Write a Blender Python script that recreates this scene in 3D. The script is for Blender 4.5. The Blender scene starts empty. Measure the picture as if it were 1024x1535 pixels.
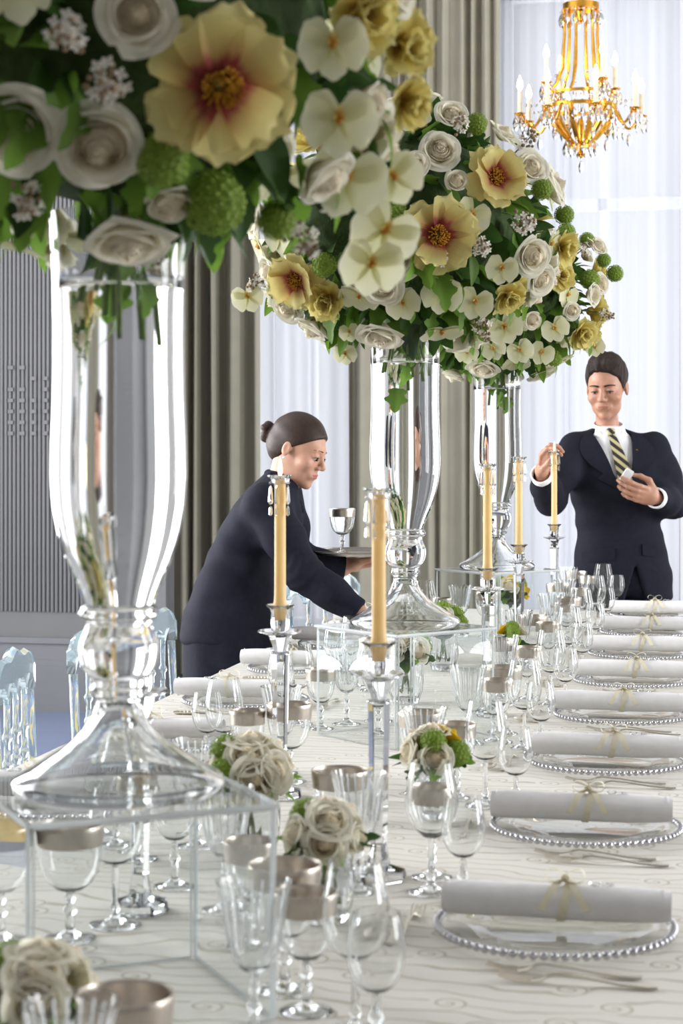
import bpy, math, random
import numpy as np
from mathutils import Vector, Matrix, Euler
PI = math.pi
scene = bpy.context.scene
COL = scene.collection

# ------------------------------------------------------------------ camera, world, light, exposure
# world frame: +y runs along the banquet table away from the camera, +x to the right, z up
TH = math.radians(11.18)              # the camera looks 11 degrees left of the table's long axis
CT, ST = math.cos(TH), math.sin(TH)
FPX, CAMZ, HOR = 2768.0, 1.395, 668.0
cam_d = bpy.data.cameras.new('camera')
cam_d.sensor_fit = 'VERTICAL'; cam_d.sensor_height = 36.0
cam_d.lens = FPX / 1535 * 36
cam_d.shift_y = -(767.5 - HOR) / 1535
cam_d.dof.use_dof = True; cam_d.dof.focus_distance = 4.9; cam_d.dof.aperture_fstop = 8.0
cam_d.clip_end = 100
cam = bpy.data.objects.new('camera', cam_d); COL.objects.link(cam)
cam.location = (0, 0, CAMZ); cam.rotation_euler = (PI / 2, 0, TH)
scene.camera = cam

world = bpy.data.worlds.new('world'); scene.world = world; world.use_nodes = True
bg = world.node_tree.nodes['Background']
bg.inputs[0].default_value = (1.0, 0.98, 0.96, 1); bg.inputs[1].default_value = 0.27

def area(name, loc, rot, sx, sy, power, col=(1, 1, 1)):
    l = bpy.data.lights.new(name, 'AREA'); l.shape = 'RECTANGLE'; l.size = sx; l.size_y = sy
    l.energy = power; l.color = col
    o = bpy.data.objects.new(name, l); COL.objects.link(o); o.location = loc; o.rotation_euler = rot
    return o
DAY = (0.97, 0.98, 1.0)
# daylight in the window openings: back wall (behind the sheers) and the tall windows of the left wall
for wx, wwid in ((-2.42, 0.9), (-0.62, 1.25), (1.5, 1.6), (3.9, 1.6)):
    area('daylight_back', (wx, 11.42, 2.2), (-PI / 2, 0, 0), wwid, 3.9, (6.6 if wx < -2 else 5.0) * wwid * 3.9, DAY)
for wy in (4.2, 7.2):
    area('daylight_left', (-4.93, wy, 2.2), (PI / 2, 0, -PI / 2), 1.5, 3.6, 50.0 * 1.5 * 3.6, DAY)
for wy in (3.6, 7.4):  # added fill from the unseen right wall, brightens the napkin fronts
    area('fill_right', (5.43, wy, 2.2), (PI / 2, 0, PI / 2), 1.5, 3.6, 46.0 * 1.5 * 3.6, DAY)

vs = scene.view_settings
scene.display_settings.display_device = 'sRGB'
vs.view_transform = 'Standard'; vs.look = 'None'; vs.gamma = 1.0; vs.use_curve_mapping = False
vs.exposure = 0.10
cy = scene.cycles
cy.max_bounces = 32; cy.transmission_bounces = 32; cy.transparent_max_bounces = 24
cy.diffuse_bounces = 3; cy.glossy_bounces = 5
cy.sample_clamp_indirect = 6.0; cy.blur_glossy = 0.6

# ------------------------------------------------------------------ helpers
def PT(px, py, d):
    """world point seen at photo pixel (px, py) at depth d from the camera plane"""
    X = (px - 512) / FPX * d
    return Vector((X * CT - d * ST, X * ST + d * CT, CAMZ - (py - HOR) / FPX * d))
def CW(X, d, z=0.0):
    return Vector((X * CT - d * ST, X * ST + d * CT, z))

def lin(r, g, b):
    f = lambda c: (c / 255 / 12.92) if c / 255 <= 0.04045 else ((c / 255 + 0.055) / 1.055) ** 2.4
    return (f(r), f(g), f(b), 1)

class NT:
    """thin wrapper that makes a node tree quick to write"""
    def __init__(s, name):
        s.m = bpy.data.materials.new(name); s.m.use_nodes = True
        s.t = s.m.node_tree; s.t.nodes.clear()
        s.out = s.n('ShaderNodeOutputMaterial')
    def n(s, typ, ins=None, **kw):
        nd = s.t.nodes.new(typ)
        for k, v in kw.items(): setattr(nd, k, v)
        for k, v in (ins or {}).items():
            if isinstance(v, bpy.types.NodeSocket): s.t.links.new(v, nd.inputs[k])
            else: nd.inputs[k].default_value = v
        return nd
    def math(s, op, a, b=0.0, c=None):
        nd = s.n('ShaderNodeMath', operation=op)
        for i, v in enumerate((a, b, c)):
            if v is None: continue
            if isinstance(v, bpy.types.NodeSocket): s.t.links.new(v, nd.inputs[i])
            else: nd.inputs[i].default_value = v
        return nd.outputs[0]
    def ramp(s, fac, stops, interp='LINEAR'):
        nd = s.n('ShaderNodeValToRGB', {'Fac': fac}); cr = nd.color_ramp; cr.interpolation = interp
        while len(cr.elements) < len(stops): cr.elements.new(0.5)
        for e, (p, c) in zip(cr.elements, stops): e.position = p; e.color = c
        return nd.outputs[0]
    def mix(s, fac, a, b, blend='MIX'):
        nd = s.n('ShaderNodeMix', data_type='RGBA', blend_type=blend)
        for i, v in ((0, fac), (6, a), (7, b)):
            if isinstance(v, bpy.types.NodeSocket): s.t.links.new(v, nd.inputs[i])
            else: nd.inputs[i].default_value = v
        return nd.outputs[2]
    def done(s, shader):
        s.t.links.new(shader, s.out.inputs[0]); return s.m

def shade(col, k):
    return (min(1, col[0] * k), min(1, col[1] * k), min(1, col[2] * k), 1)

def M_plain(name, col, rough=0.5, metal=0.0, var=0.12, scale=30.0, bump=0.0, sheen=0.0, spec=0.5, trans=0.0, bscale=None):
    t = NT(name)
    tc = t.n('ShaderNodeTexCoord')
    nz = t.n('ShaderNodeTexNoise', {'Vector': tc.outputs['Object'], 'Scale': scale, 'Detail': 3.0})
    c = t.ramp(nz.outputs[0], [(0.3, shade(col, 1 - var)), (0.7, shade(col, 1 + var))])
    ins = {'Base Color': c, 'Roughness': rough, 'Metallic': metal, 'Specular IOR Level': spec, 'Sheen Weight': sheen}
    p = t.n('ShaderNodeBsdfPrincipled', ins)
    if bump:
        nb = t.n('ShaderNodeTexNoise', {'Vector': tc.outputs['Object'], 'Scale': bscale or scale * 4, 'Detail': 2.0})
        b = t.n('ShaderNodeBump', {'Height': nb.outputs[0], 'Strength': bump, 'Distance': 0.004})
        t.t.links.new(b.outputs[0], p.inputs['Normal'])
    sh = p.outputs[0]
    if trans:
        tr = t.n('ShaderNodeBsdfTranslucent', {'Color': c})
        sh = t.n('ShaderNodeMixShader', {0: trans, 1: sh, 2: tr.outputs[0]}).outputs[0]
    return t.done(sh)

def M_glass(name, col=(1, 1, 1, 1), ior=1.5, rough=0.0):
    t = NT(name)
    g = t.n('ShaderNodeBsdfGlass', {'Color': col, 'Roughness': rough, 'IOR': ior})
    return t.done(g.outputs[0])

def M_sheet(name, col=(0.97, 0.98, 0.98, 1), ior=1.45):
    """thin clear sheet: light passes straight through, the surface mirrors by Fresnel"""
    t = NT(name)
    fr = t.n('ShaderNodeFresnel', {'IOR': ior})
    ge = t.n('ShaderNodeNewGeometry'); k = t.math('MULTIPLY', fr.outputs[0], t.math('SUBTRACT', 1.0, ge.outputs['Backfacing']))
    tp = t.n('ShaderNodeBsdfTransparent', {'Color': col}); gl = t.n('ShaderNodeBsdfGlossy', {'Roughness': 0.0})
    return t.done(t.n('ShaderNodeMixShader', {0: k, 1: tp.outputs[0], 2: gl.outputs[0]}).outputs[0])

def M_petal(name, stops, trans=0.4, rough=0.6, attr=True, vein=0.1):
    """petal colour by the distance from the petal's base (attribute t), with veins"""
    t = NT(name)
    a = t.n('ShaderNodeAttribute', attribute_name='t')
    b = t.n('ShaderNodeAttribute', attribute_name='s')
    wv = t.n('ShaderNodeTexNoise', {'Vector': t.n('ShaderNodeCombineXYZ', {0: t.math('MULTIPLY', b.outputs['Fac'], 22.0), 1: t.math('MULTIPLY', a.outputs['Fac'], 2.0)}).outputs[0], 'Scale': 1.0, 'Detail': 2.0})
    f = t.math('ADD', a.outputs['Fac'], t.math('MULTIPLY', t.math('SUBTRACT', wv.outputs[0], 0.5), 0.18))
    c = t.ramp(f, stops)
    oi = t.n('ShaderNodeObjectInfo')
    k = t.math('ADD', t.math('MULTIPLY', oi.outputs['Random'], vein), 1 - vein / 2)
    c = t.mix(1.0, c, t.n('ShaderNodeCombineColor', {0: k, 1: k, 2: k}).outputs[0], 'MULTIPLY')
    p = t.n('ShaderNodeBsdfPrincipled', {'Base Color': c, 'Roughness': rough, 'Specular IOR Level': 0.25})
    bp = t.n('ShaderNodeBump', {'Height': wv.outputs[0], 'Strength': 0.25, 'Distance': 0.002})
    t.t.links.new(bp.outputs[0], p.inputs['Normal'])
    tr = t.n('ShaderNodeBsdfTranslucent', {'Color': c})
    return t.done(t.n('ShaderNodeMixShader', {0: trans, 1: p.outputs[0], 2: tr.outputs[0]}).outputs[0])

class MB:
    """mesh builder: collects vertices and faces"""
    def __init__(s): s.v = []; s.f = []; s.t = []; s.s = []
    def add(s, vs_, fs, t=None, ss=None):
        o = len(s.v)
        s.v += [tuple(p) for p in vs_]; s.f += [tuple(i + o for i in f) for f in fs]
        s.t += list(t) if t is not None else [0.0] * len(vs_)
        s.s += list(ss) if ss is not None else [0.0] * len(vs_)
        return s
    def lathe(s, prof, n=32, mod=None, sy=1.0, M=None):
        vs_ = []; idx = []
        for j, (r, z) in enumerate(prof):
            if r < 1e-6: idx.append([len(vs_)] * n); vs_.append((0, 0, z)); continue
            row = []
            for i in range(n):
                a = 2 * PI * i / n; rr = r * (mod(a, z, j) if mod else 1.0)
                row.append(len(vs_)); vs_.append((rr * math.cos(a), rr * math.sin(a) * sy, z))
            idx.append(row)
        fs = []
        for j in range(len(prof) - 1):
            A, B = idx[j], idx[j + 1]
            for i in range(n):
                k = (i + 1) % n
                q = [A[i], A[k], B[k], B[i]]
                q2 = []
                for e in q:
                    if e not in q2: q2.append(e)
                if len(q2) >= 3: fs.append(q2)
        if M is not None: vs_ = [M @ Vector(p) for p in vs_]
        return s.add(vs_, fs)
    def tube(s, pts, rad, n=8, cap=True, flat=1.0):
        pts = [Vector(p) for p in pts]
        rad = list(rad) if hasattr(rad, '__len__') else [rad] * len(pts)
        vs_ = []; fs = []
        up = Vector((0, 0, 1)); prev = None
        for i, p in enumerate(pts):
            d = (pts[min(i + 1, len(pts) - 1)] - pts[max(i - 1, 0)]).normalized()
            if prev is None:
                a = d.cross(up if abs(d.z) < 0.9 else Vector((1, 0, 0))).normalized()
            else:
                a = (prev - d * prev.dot(d)).normalized()
            prev = a; b = d.cross(a)
            for k in range(n):
                w = 2 * PI * k / n
                vs_.append(p + (a * math.cos(w) + b * math.sin(w) * flat) * rad[i])
        for i in range(len(pts) - 1):
            for k in range(n):
                q = (k + 1) % n
                fs.append((i * n + k, i * n + q, (i + 1) * n + q, (i + 1) * n + k))
        if cap:
            fs.append(tuple(range(n))[::-1]); e = (len(pts) - 1) * n; fs.append(tuple(range(e, e + n)))
        return s.add(vs_, fs)
    def box(s, c, d, M=None):
        x, y, z = d[0] / 2, d[1] / 2, d[2] / 2
        vs_ = [Vector((c[0] + i * x, c[1] + j * y, c[2] + k * z)) for i in (-1, 1) for j in (-1, 1) for k in (-1, 1)]
        if M is not None: vs_ = [M @ p for p in vs_]
        return s.add(vs_, [(0, 1, 3, 2), (4, 6, 7, 5), (0, 4, 5, 1), (2, 3, 7, 6), (0, 2, 6, 4), (1, 5, 7, 3)])
    def sphere(s, c, r, n=8, m=6, M=None):
        r = r if hasattr(r, '__len__') else (r, r, r)
        prof = [(math.sin(PI * j / m), -math.cos(PI * j / m)) for j in range(m + 1)]
        prof[0] = (0, -1); prof[-1] = (0, 1)
        T = Matrix.Translation(c) @ Matrix.Diagonal((*r, 1))
        return s.lathe(prof, n, M=(M @ T) if M is not None else T)
    def grid(s, fn, nu, nv, wrapu=False):
        vs_ = []; t = []; ss = []
        for j in range(nv + 1):
            for i in range(nu + (0 if wrapu else 1)):
                u, v = i / nu, j / nv
                vs_.append(fn(u, v)); t.append(v); ss.append(u)
        w = nu if wrapu else nu + 1
        fs = []
        for j in range(nv):
            for i in range(nu):
                k = (i + 1) % w if wrapu else i + 1
                fs.append((j * w + i, j * w + k, (j + 1) * w + k, (j + 1) * w + i))
        return s.add(vs_, fs, t, ss)
    def extend(s, o, M):
        return s.add([M @ Vector(p) for p in o.v], o.f, o.t, o.s)
    def mesh(s, name, mat, smooth=True, sharp=None, attrs=False):
        me = bpy.data.meshes.new(name); me.from_pydata(s.v, [], s.f)
        if mat: me.materials.append(mat)
        if smooth:
            me.polygons.foreach_set('use_smooth', [True] * len(me.polygons))
            if sharp: me.set_sharp_from_angle(angle=math.radians(sharp))
        if attrs:
            for nm, dat in (('t', s.t), ('s', s.s)):
                at = me.attributes.new(nm, 'FLOAT', 'POINT'); at.data.foreach_set('value', dat)
        me.update(); return me
    def build(s, name, mat, parent=None, smooth=True, sharp=40, attrs=False, loc=None, rot=None):
        return inst(name, s.mesh(name, mat, smooth, sharp, attrs), parent, loc, rot)

def inst(name, me, parent=None, loc=None, rot=None, M=None):
    o = bpy.data.objects.new(name, me); COL.objects.link(o)
    if M is not None: o.matrix_local = M
    if loc is not None: o.location = loc
    if rot is not None: o.rotation_euler = rot
    if parent is not None: o.parent = parent
    return o
def tag(o, label=None, cat=None, group=None, kind=None):
    if label: o['label'] = label
    if cat: o['category'] = cat
    if group: o['group'] = group
    if kind: o['kind'] = kind
    return o
def thing(name, label, cat, loc=(0, 0, 0), rz=0.0, group=None):
    o = bpy.data.objects.new(name, None); COL.objects.link(o)
    o.location = loc; o.rotation_euler = (0, 0, rz); o.empty_display_size = 0.05
    return tag(o, label, cat, group)
KIDS = {}
def copy_tree(root, loc, rz, label, group=None):
    r = root.copy(); COL.objects.link(r); r.location = loc; r.rotation_euler = (0, 0, rz); r['label'] = label
    if group: r['group'] = group
    if root not in KIDS: KIDS[root] = [(c, list(c.children)) for c in root.children]
    for ch, gs in KIDS[root]:
        c = ch.copy(); COL.objects.link(c); c.parent = r
        for g in gs:
            d = g.copy(); COL.objects.link(d); d.parent = c
    return r
def struct(o, label=None): return tag(o, label, None, None, 'structure')
def basis(zdir, spin=0.0, pos=(0, 0, 0), sc=1.0):
    """matrix whose local z points along zdir"""
    z = Vector(zdir).normalized()
    x = Vector((0, 0, 1)).cross(z)
    x = Vector((1, 0, 0)) if x.length < 1e-4 else x.normalized()
    y = z.cross(x)
    R = Matrix((x, y, z)).transposed().to_4x4()
    return Matrix.Translation(pos) @ R @ Matrix.Rotation(spin, 4, 'Z') @ Matrix.Scale(sc, 4)
ORD = ['first', 'second', 'third', 'fourth', 'fifth', 'sixth', 'seventh', 'eighth', 'ninth']
# ------------------------------------------------------------------ materials
GLASS = M_glass('clear_glass', (0.985, 0.99, 0.99, 1), 1.47)
CRYSTAL = M_glass('crystal', (0.98, 0.985, 0.99, 1), 1.54)
ACRYL = M_sheet('acrylic_sheet')
PLATEG = M_sheet('pressed_glass_plate', (0.95, 0.955, 0.95, 1), 1.35)
def M_resin():
    t = NT('ice_blue_resin')      # clear cast resin, faintly milky
    g = t.n('ShaderNodeBsdfGlass', {'Color': (0.95, 0.985, 0.995, 1), 'Roughness': 0.02, 'IOR': 1.38})
    d = t.n('ShaderNodeBsdfTranslucent', {'Color': (0.70, 0.84, 0.92, 1)}); f = t.n('ShaderNodeBsdfDiffuse', {'Color': (0.66, 0.80, 0.90, 1)})
    m = t.n('ShaderNodeMixShader', {0: 0.5, 1: d.outputs[0], 2: f.outputs[0]})
    return t.done(t.n('ShaderNodeMixShader', {0: 0.10, 1: g.outputs[0], 2: m.outputs[0]}).outputs[0])
RESIN = M_resin()
SILVER = M_plain('brushed_silver', lin(176, 170, 162), 0.26, 1.0, 0.08, 60, 0.1)
BAND = M_plain('platinum_band', lin(190, 181, 170), 0.34, 1.0, 0.06, 90, 0.05)
CUTL = M_plain('cutlery_silver', lin(232, 225, 212), 0.28, 1.0, 0.05, 60)
GOLD = M_plain('gilt_brass', lin(222, 165, 62), 0.25, 1.0, 0.15, 40)
WAX = M_plain('ivory_wax', lin(244, 220, 168), 0.45, 0, 0.04, 20, 0.05, trans=0.4)
NAPKIN = M_plain('white_napkin_linen', lin(236, 234, 234), 0.85, 0, 0.03, 60, 0.25, sheen=0.2, bscale=900)
RIBBON = M_plain('cream_ribbon', lin(238, 231, 208), 0.42, 0, 0.06, 80, trans=0.2)
SUIT = M_plain('navy_suit_wool', lin(27, 28, 41), 0.85, 0, 0.16, 60, 0.25, spec=0.2, bscale=500)
SUITM = M_plain('charcoal_suit_wool', lin(26, 28, 39), 0.85, 0, 0.16, 60, 0.25, spec=0.2, bscale=500)
SHIRT = M_plain('white_shirt', lin(240, 240, 244), 0.8, 0, 0.02, 60)
HAIRM = M_plain('dark_brown_hair', lin(44, 33, 27), 0.6, 0, 0.45, 120, 0.6, spec=0.3)
HAIRW = M_plain('brown_hair', lin(56, 39, 32), 0.45, 0, 0.25, 120, 0.3, spec=0.35)
EYEW = M_plain('eye_white', lin(225, 220, 215), 0.3, 0, 0.02)
DARK = M_plain('near_black', lin(24, 20, 20), 0.5, 0, 0.1)
SHOE = M_plain('black_leather', lin(20, 20, 22), 0.3, 0, 0.1)

def M_skin(name, col, lip):
    t = NT(name)
    a = t.n('ShaderNodeAttribute', attribute_name='t')
    tc = t.n('ShaderNodeTexCoord')
    nz = t.n('ShaderNodeTexNoise', {'Vector': tc.outputs['Object'], 'Scale': 30.0, 'Detail': 3.0})
    c = t.ramp(nz.outputs[0], [(0.3, shade(col, 0.93)), (0.7, shade(col, 1.05))])
    c = t.mix(a.outputs['Fac'], c, lip)
    p = t.n('ShaderNodeBsdfPrincipled', {'Base Color': c, 'Roughness': 0.45, 'Subsurface Weight': 0.15, 'Subsurface Scale': 0.01})
    p.inputs['Subsurface Radius'].default_value = (1.0, 0.35, 0.2)
    return t.done(p.outputs[0])
SKINM = M_skin('skin_man', lin(184, 136, 112), lin(150, 86, 76))
SKINW = M_skin('skin_woman', lin(208, 160, 136), lin(176, 88, 86))

def M_emit(name, col, k):
    t = NT(name); return t.done(t.n('ShaderNodeEmission', {0: col, 1: k}).outputs[0])
FROST = M_plain('frosted_cut', lin(240, 243, 246), 0.35, 0, 0.02, 60, trans=0.5)
FLAME = M_emit('flame', (1.0, 0.80, 0.45, 1), 7.0)
BULB = M_emit('bulb', (1.0, 0.80, 0.52, 1), 16.0)

def M_cloth():
    """cream damask: long wavy veins with scrolls, woven slightly glossier than the ground"""
    t = NT('damask_tablecloth')
    tc = t.n('ShaderNodeTexCoord')
    xyz = t.n('ShaderNodeSeparateXYZ', {0: tc.outputs['Object']})
    nz = t.n('ShaderNodeTexNoise', {'Vector': tc.outputs['Object'], 'Scale': 5.0, 'Detail': 1.5})
    nz2 = t.n('ShaderNodeTexNoise', {'Vector': tc.outputs['Object'], 'Scale': 15.0, 'Detail': 1.0})
    ph = t.math('ADD', t.math('MULTIPLY', xyz.outputs[1], 24.0), t.math('ADD', t.math('MULTIPLY', nz.outputs[0], 4.0), t.math('MULTIPLY', nz2.outputs[0], 0.8)))
    fr = t.math('ABSOLUTE', t.math('SUBTRACT', t.math('FRACT', ph), 0.5))
    line = t.ramp(fr, [(0.0, (1, 1, 1, 1)), (0.035, (1, 1, 1, 1)), (0.085, (0, 0, 0, 1))])
    # scrolls: a spiral round each Voronoi point
    vo = t.n('ShaderNodeTexVoronoi', {'Vector': tc.outputs['Object'], 'Scale': 8.5, 'Randomness': 0.9}, voronoi_dimensions='2D')
    dv = t.n('ShaderNodeVectorMath', {0: tc.outputs['Object'], 1: vo.outputs['Position']}, operation='SUBTRACT')
    s2 = t.n('ShaderNodeSeparateXYZ', {0: dv.outputs[0]})
    rad = t.n('ShaderNodeVectorMath', {0: t.n('ShaderNodeCombineXYZ', {0: s2.outputs[0], 1: s2.outputs[1]}).outputs[0]}, operation='LENGTH')
    ang = t.math('DIVIDE', t.math('ARCTAN2', s2.outputs[1], s2.outputs[0]), 2 * PI)
    sp = t.math('FRACT', t.math('ADD', t.math('MULTIPLY', rad.outputs['Value'], 72.0), ang))
    spl = t.ramp(t.math('ABSOLUTE', t.math('SUBTRACT', sp, 0.5)), [(0.0, (1, 1, 1, 1)), (0.1, (1, 1, 1, 1)), (0.17, (0, 0, 0, 1))])
    inr = t.math('LESS_THAN', rad.outputs['Value'], 0.024)
    pat = t.mix(inr, line, spl)
    c = t.mix(pat, lin(219, 215, 206), lin(180, 171, 152))
    rg = t.math('SUBTRACT', 0.62, t.math('MULTIPLY', pat, 0.2))
    big = t.n('ShaderNodeTexNoise', {'Vector': tc.outputs['Object'], 'Scale': 3.0, 'Detail': 1.0})
    h = t.math('ADD', t.math('MULTIPLY', big.outputs[0], 2.0), t.math('MULTIPLY', pat, 0.10))
    b = t.n('ShaderNodeBump', {'Height': h, 'Strength': 0.35, 'Distance': 0.012})
    p = t.n('ShaderNodeBsdfPrincipled', {'Base Color': c, 'Roughness': rg, 'Specular IOR Level': 0.4, 'Sheen Weight': 0.1, 'Normal': b.outputs[0]})
    return t.done(p.outputs[0])
CLOTH = M_cloth()

def M_carpet():
    t = NT('carpet_blue_gold')
    tc = t.n('ShaderNodeTexCoord')
    nz = t.n('ShaderNodeTexNoise', {'Vector': tc.outputs['Object'], 'Scale': 0.75, 'Detail': 1.0})
    c = t.ramp(nz.outputs[0], [(0.0, lin(50, 70, 108)), (0.545, lin(54, 74, 112)), (0.56, lin(186, 160, 62)), (0.66, lin(178, 150, 60)), (0.675, lin(50, 70, 108))])
    n2 = t.n('ShaderNodeTexNoise', {'Vector': tc.outputs['Object'], 'Scale': 240.0})
    b = t.n('ShaderNodeBump', {'Height': n2.outputs[0], 'Strength': 0.5, 'Distance': 0.01})
    return t.done(t.n('ShaderNodeBsdfPrincipled', {'Base Color': c, 'Roughness': 0.95, 'Normal': b.outputs[0], 'Sheen Weight': 0.2}).outputs[0])
CARPET = M_carpet()
def M_sheer():
    t = NT('white_sheer_voile')
    tc = t.n('ShaderNodeTexCoord')
    nz = t.n('ShaderNodeTexNoise', {'Vector': tc.outputs['Object'], 'Scale': 500.0, 'Detail': 1.0})
    c = t.ramp(nz.outputs[0], [(0.3, (0.80, 0.83, 0.90, 1)), (0.7, (0.86, 0.88, 0.94, 1))])
    tl = t.n('ShaderNodeBsdfTranslucent', {'Color': c}); df = t.n('ShaderNodeBsdfDiffuse', {'Color': c})
    tp = t.n('ShaderNodeBsdfTransparent', {'Color': (1, 1, 1, 1)})
    m = t.n('ShaderNodeMixShader', {0: 0.4, 1: tl.outputs[0], 2: df.outputs[0]})
    return t.done(t.n('ShaderNodeMixShader', {0: 0.22, 1: m.outputs[0], 2: tp.outputs[0]}).outputs[0])
SHEER = M_sheer()
DRAPE = M_plain('olive_grey_drape', lin(176, 172, 156), 0.75, 0, 0.05, 8, 0.15, sheen=0.2, bscale=400)
PANEL = M_plain('grey_wall_covering', lin(98, 98, 100), 0.7, 0, 0.04, 6, 0.1)
WALLP = M_plain('pale_wall_paint', lin(190, 190, 190), 0.7, 0, 0.03, 4)
WHITEP = M_plain('white_gloss_paint', lin(222, 224, 228), 0.4, 0, 0.02, 4)
GREYT = M_plain('grey_woodwork', lin(102, 103, 107), 0.5, 0, 0.03, 6)

# ------------------------------------------------------------------ the room
def plain(name, c, d, mat, label=None):
    o = MB().box((0, 0, 0), d).build(name, mat, None, smooth=False, loc=c); return struct(o, label)
plain('floor', (0.3, 4.0, -0.05), (10.6, 17.0, 0.1), CARPET)
plain('ceiling', (0.3, 4.6, 4.75), (10.6, 15.8, 0.1), WALLP)
# back wall with three tall window openings (behind drapes)
WINS = ((-2.42, 0.9), (-0.62, 1.25), (1.5, 1.6), (3.9, 1.6))
wb = MB()
edges = [-5.0] + [e for x, w in WINS for e in (x - w / 2, x + w / 2)] + [5.5]
for i in range(0, len(edges), 2):
    wb.box(((edges[i] + edges[i + 1]) / 2, 11.4, 2.35), (edges[i + 1] - edges[i], 0.2, 4.7))
for x, w in WINS:
    wb.box((x, 11.4, 0.12), (w, 0.2, 0.24)); wb.box((x, 11.4, 4.45), (w, 0.2, 0.5))
struct(wb.build('wall_back', WALLP, smooth=False))
def sidewall(name, x, ys, w):
    m = MB(); es = [-3.2] + [e for y in ys for e in (y - w / 2, y + w / 2)] + [11.5]
    for i in range(0, len(es), 2): m.box((x, (es[i] + es[i + 1]) / 2, 2.35), (0.2, es[i + 1] - es[i], 4.7))
    for y in ys: m.box((x, y, 0.2), (0.2, w, 0.4)); m.box((x, y, 4.35), (0.2, w, 0.7))
    struct(m.build(name, WALLP, smooth=False))
sidewall('wall_left', -5.0, (4.2, 7.2), 1.5)
sidewall('wall_right', 5.5, (3.6, 7.4), 1.5)  # window openings here are added for the fill lamps
# window frames: stiles, rails and glazing bars
for i, (x, w) in enumerate(WINS):
    root = bpy.data.objects.new('window_%d' % (i + 1), None); COL.objects.link(root); root.location = (x, 11.33, 0); struct(root)
    f = MB()
    for s in (-1, 1): f.box((s * (w / 2 - 0.04), 0, 2.2), (0.08, 0.07, 3.95))
    f.box((0, 0, 0.27), (w, 0.07, 0.09)); f.box((0, 0, 4.16), (w, 0.07, 0.09))
    f.build('window_frame', WHITEP, root, smooth=False)
    for z in (2.86,): MB().box((0, 0, z), (w - 0.1, 0.05, 0.07)).build('glazing_bar', WHITEP, root, smooth=False)
    MB().box((0, 0, 2.2), (0.055, 0.05, 3.9)).build('mullion', WHITEP, root, smooth=False)
# grey fluted wall covering on the projecting pier at the left, each flute its own strip
pier = struct(MB().box((0, 0.065, 2.35), (2.144, 0.13, 4.7)).build('wall_partition', PANEL, smooth=False, loc=(-3.828, 9.26, 0)))
PX1 = 2.144 / 2
fl = MB().lathe([(0.0, 0.0), (0.0105, 0.0), (0.0105, 4.1), (0, 4.1)], 10).mesh('flute', PANEL, True, 40)
for k in range(44):
    inst('flute', fl, pier, loc=(PX1 - 0.11 - k * 0.0235, -0.001, 0.52))
dash = MB().box((0, 0, 0), (0.03, 0.012, 0.02)).mesh('dash', M_plain('embossed_dash', lin(92, 92, 94), 0.7), False)
for c_ in range(5):
    for r_ in range(7):
        if (c_ * 5 + r_ * 3) % 7 > (r_ > 3) * 3 - 1:
            inst('embossed_dash', dash, pier, loc=(PX1 - 0.60 - c_ * 0.064, -0.012, 1.46 + r_ * 0.058))
cn = MB(); cn.box((0, 0, 2.5), (0.07, 0.03, 4.2)).build('corner_moulding', GREYT, pier, smooth=False, loc=(PX1 - 0.035, -0.012, 0))
bb = MB().box((0, 0, 0.12), (2.144, 0.05, 0.24)); bb.box((0, 0.0, 0.255), (2.144, 0.035, 0.03)); bb.box((0, 0, 0.02), (2.144, 0.07, 0.04))
bb.box((0, 0.0, 0.37), (2.144, 0.035, 0.03)); bb.box((0, 0.005, 0.31), (2.144, 0.02, 0.1))
struct(bb.build('baseboard_left', GREYT, smooth=False, loc=(-3.828, 9.232, 0)))
plain('trim_1', (-0.09, 10.98, 2.35), (0.12, 0.10, 4.7), WHITEP)

# drapes and sheers: pleated cloth, gathered folds
def pleats(name, x0, x1, y, z0, z1, nf, amp, mat, label, cat, seed, group=None, sharp=1.0):
    rnd = random.Random(seed)
    ph = [rnd.uniform(0, 6.3) for _ in range(6)]
    wid = [rnd.uniform(0.6, 1.4) for _ in range(nf)]
    cum = np.concatenate([[0], np.cumsum(wid)]); cum = cum / cum[-1]
    def fn(u, v):
        f = np.interp(u, cum, range(nf + 1))
        a = math.sin(2 * PI * f)
        a = math.copysign(abs(a) ** sharp, a)
        k = amp * (0.75 + 0.25 * math.sin(f * 1.7 + ph[0]))
        yy = y + k * a + 0.012 * math.sin(7 * u + 3 * v + ph[1]) * (1 - v)
        return (x0 + (x1 - x0) * u + 0.02 * math.sin(2 * PI * f * 0.5 + ph[2]) * (1 - v), yy, z0 + (z1 - z0) * v)
    o = MB().grid(fn, nf * 14, 8).build(name, mat, None, True, None)
    return tag(o, label, cat, group)
YD, YS = 10.8, 11.02
pleats('sheer_curtain', -2.98, -1.98, YS, 0.02, 4.45, 9, 0.03, SHEER, 'white sheer curtain glowing behind the woman with the tray', 'sheer curtain', 1)
pleats('sheer_curtain', -1.32, -0.15, YS, 0.02, 4.45, 11, 0.03, SHEER, 'white sheer curtain behind the man and the chandelier', 'sheer curtain', 2)
pleats('drape', -3.30, -2.64, YD, 0.015, 4.5, 6, 0.075, DRAPE, 'olive grey drape hanging left of the woman, beside the fluted wall', 'drape', 3)
pleats('drape', -2.10, -1.84, YD, 0.015, 4.5, 2, 0.05, DRAPE, 'narrow olive grey drape just right of the serving tray', 'drape', 4)
pleats('drape', -1.83, -1.185, YD, 0.015, 4.5, 8, 0.05, DRAPE, 'grey drape in deep folds between the middle and the farthest glass vase', 'drape', 5)
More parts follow.
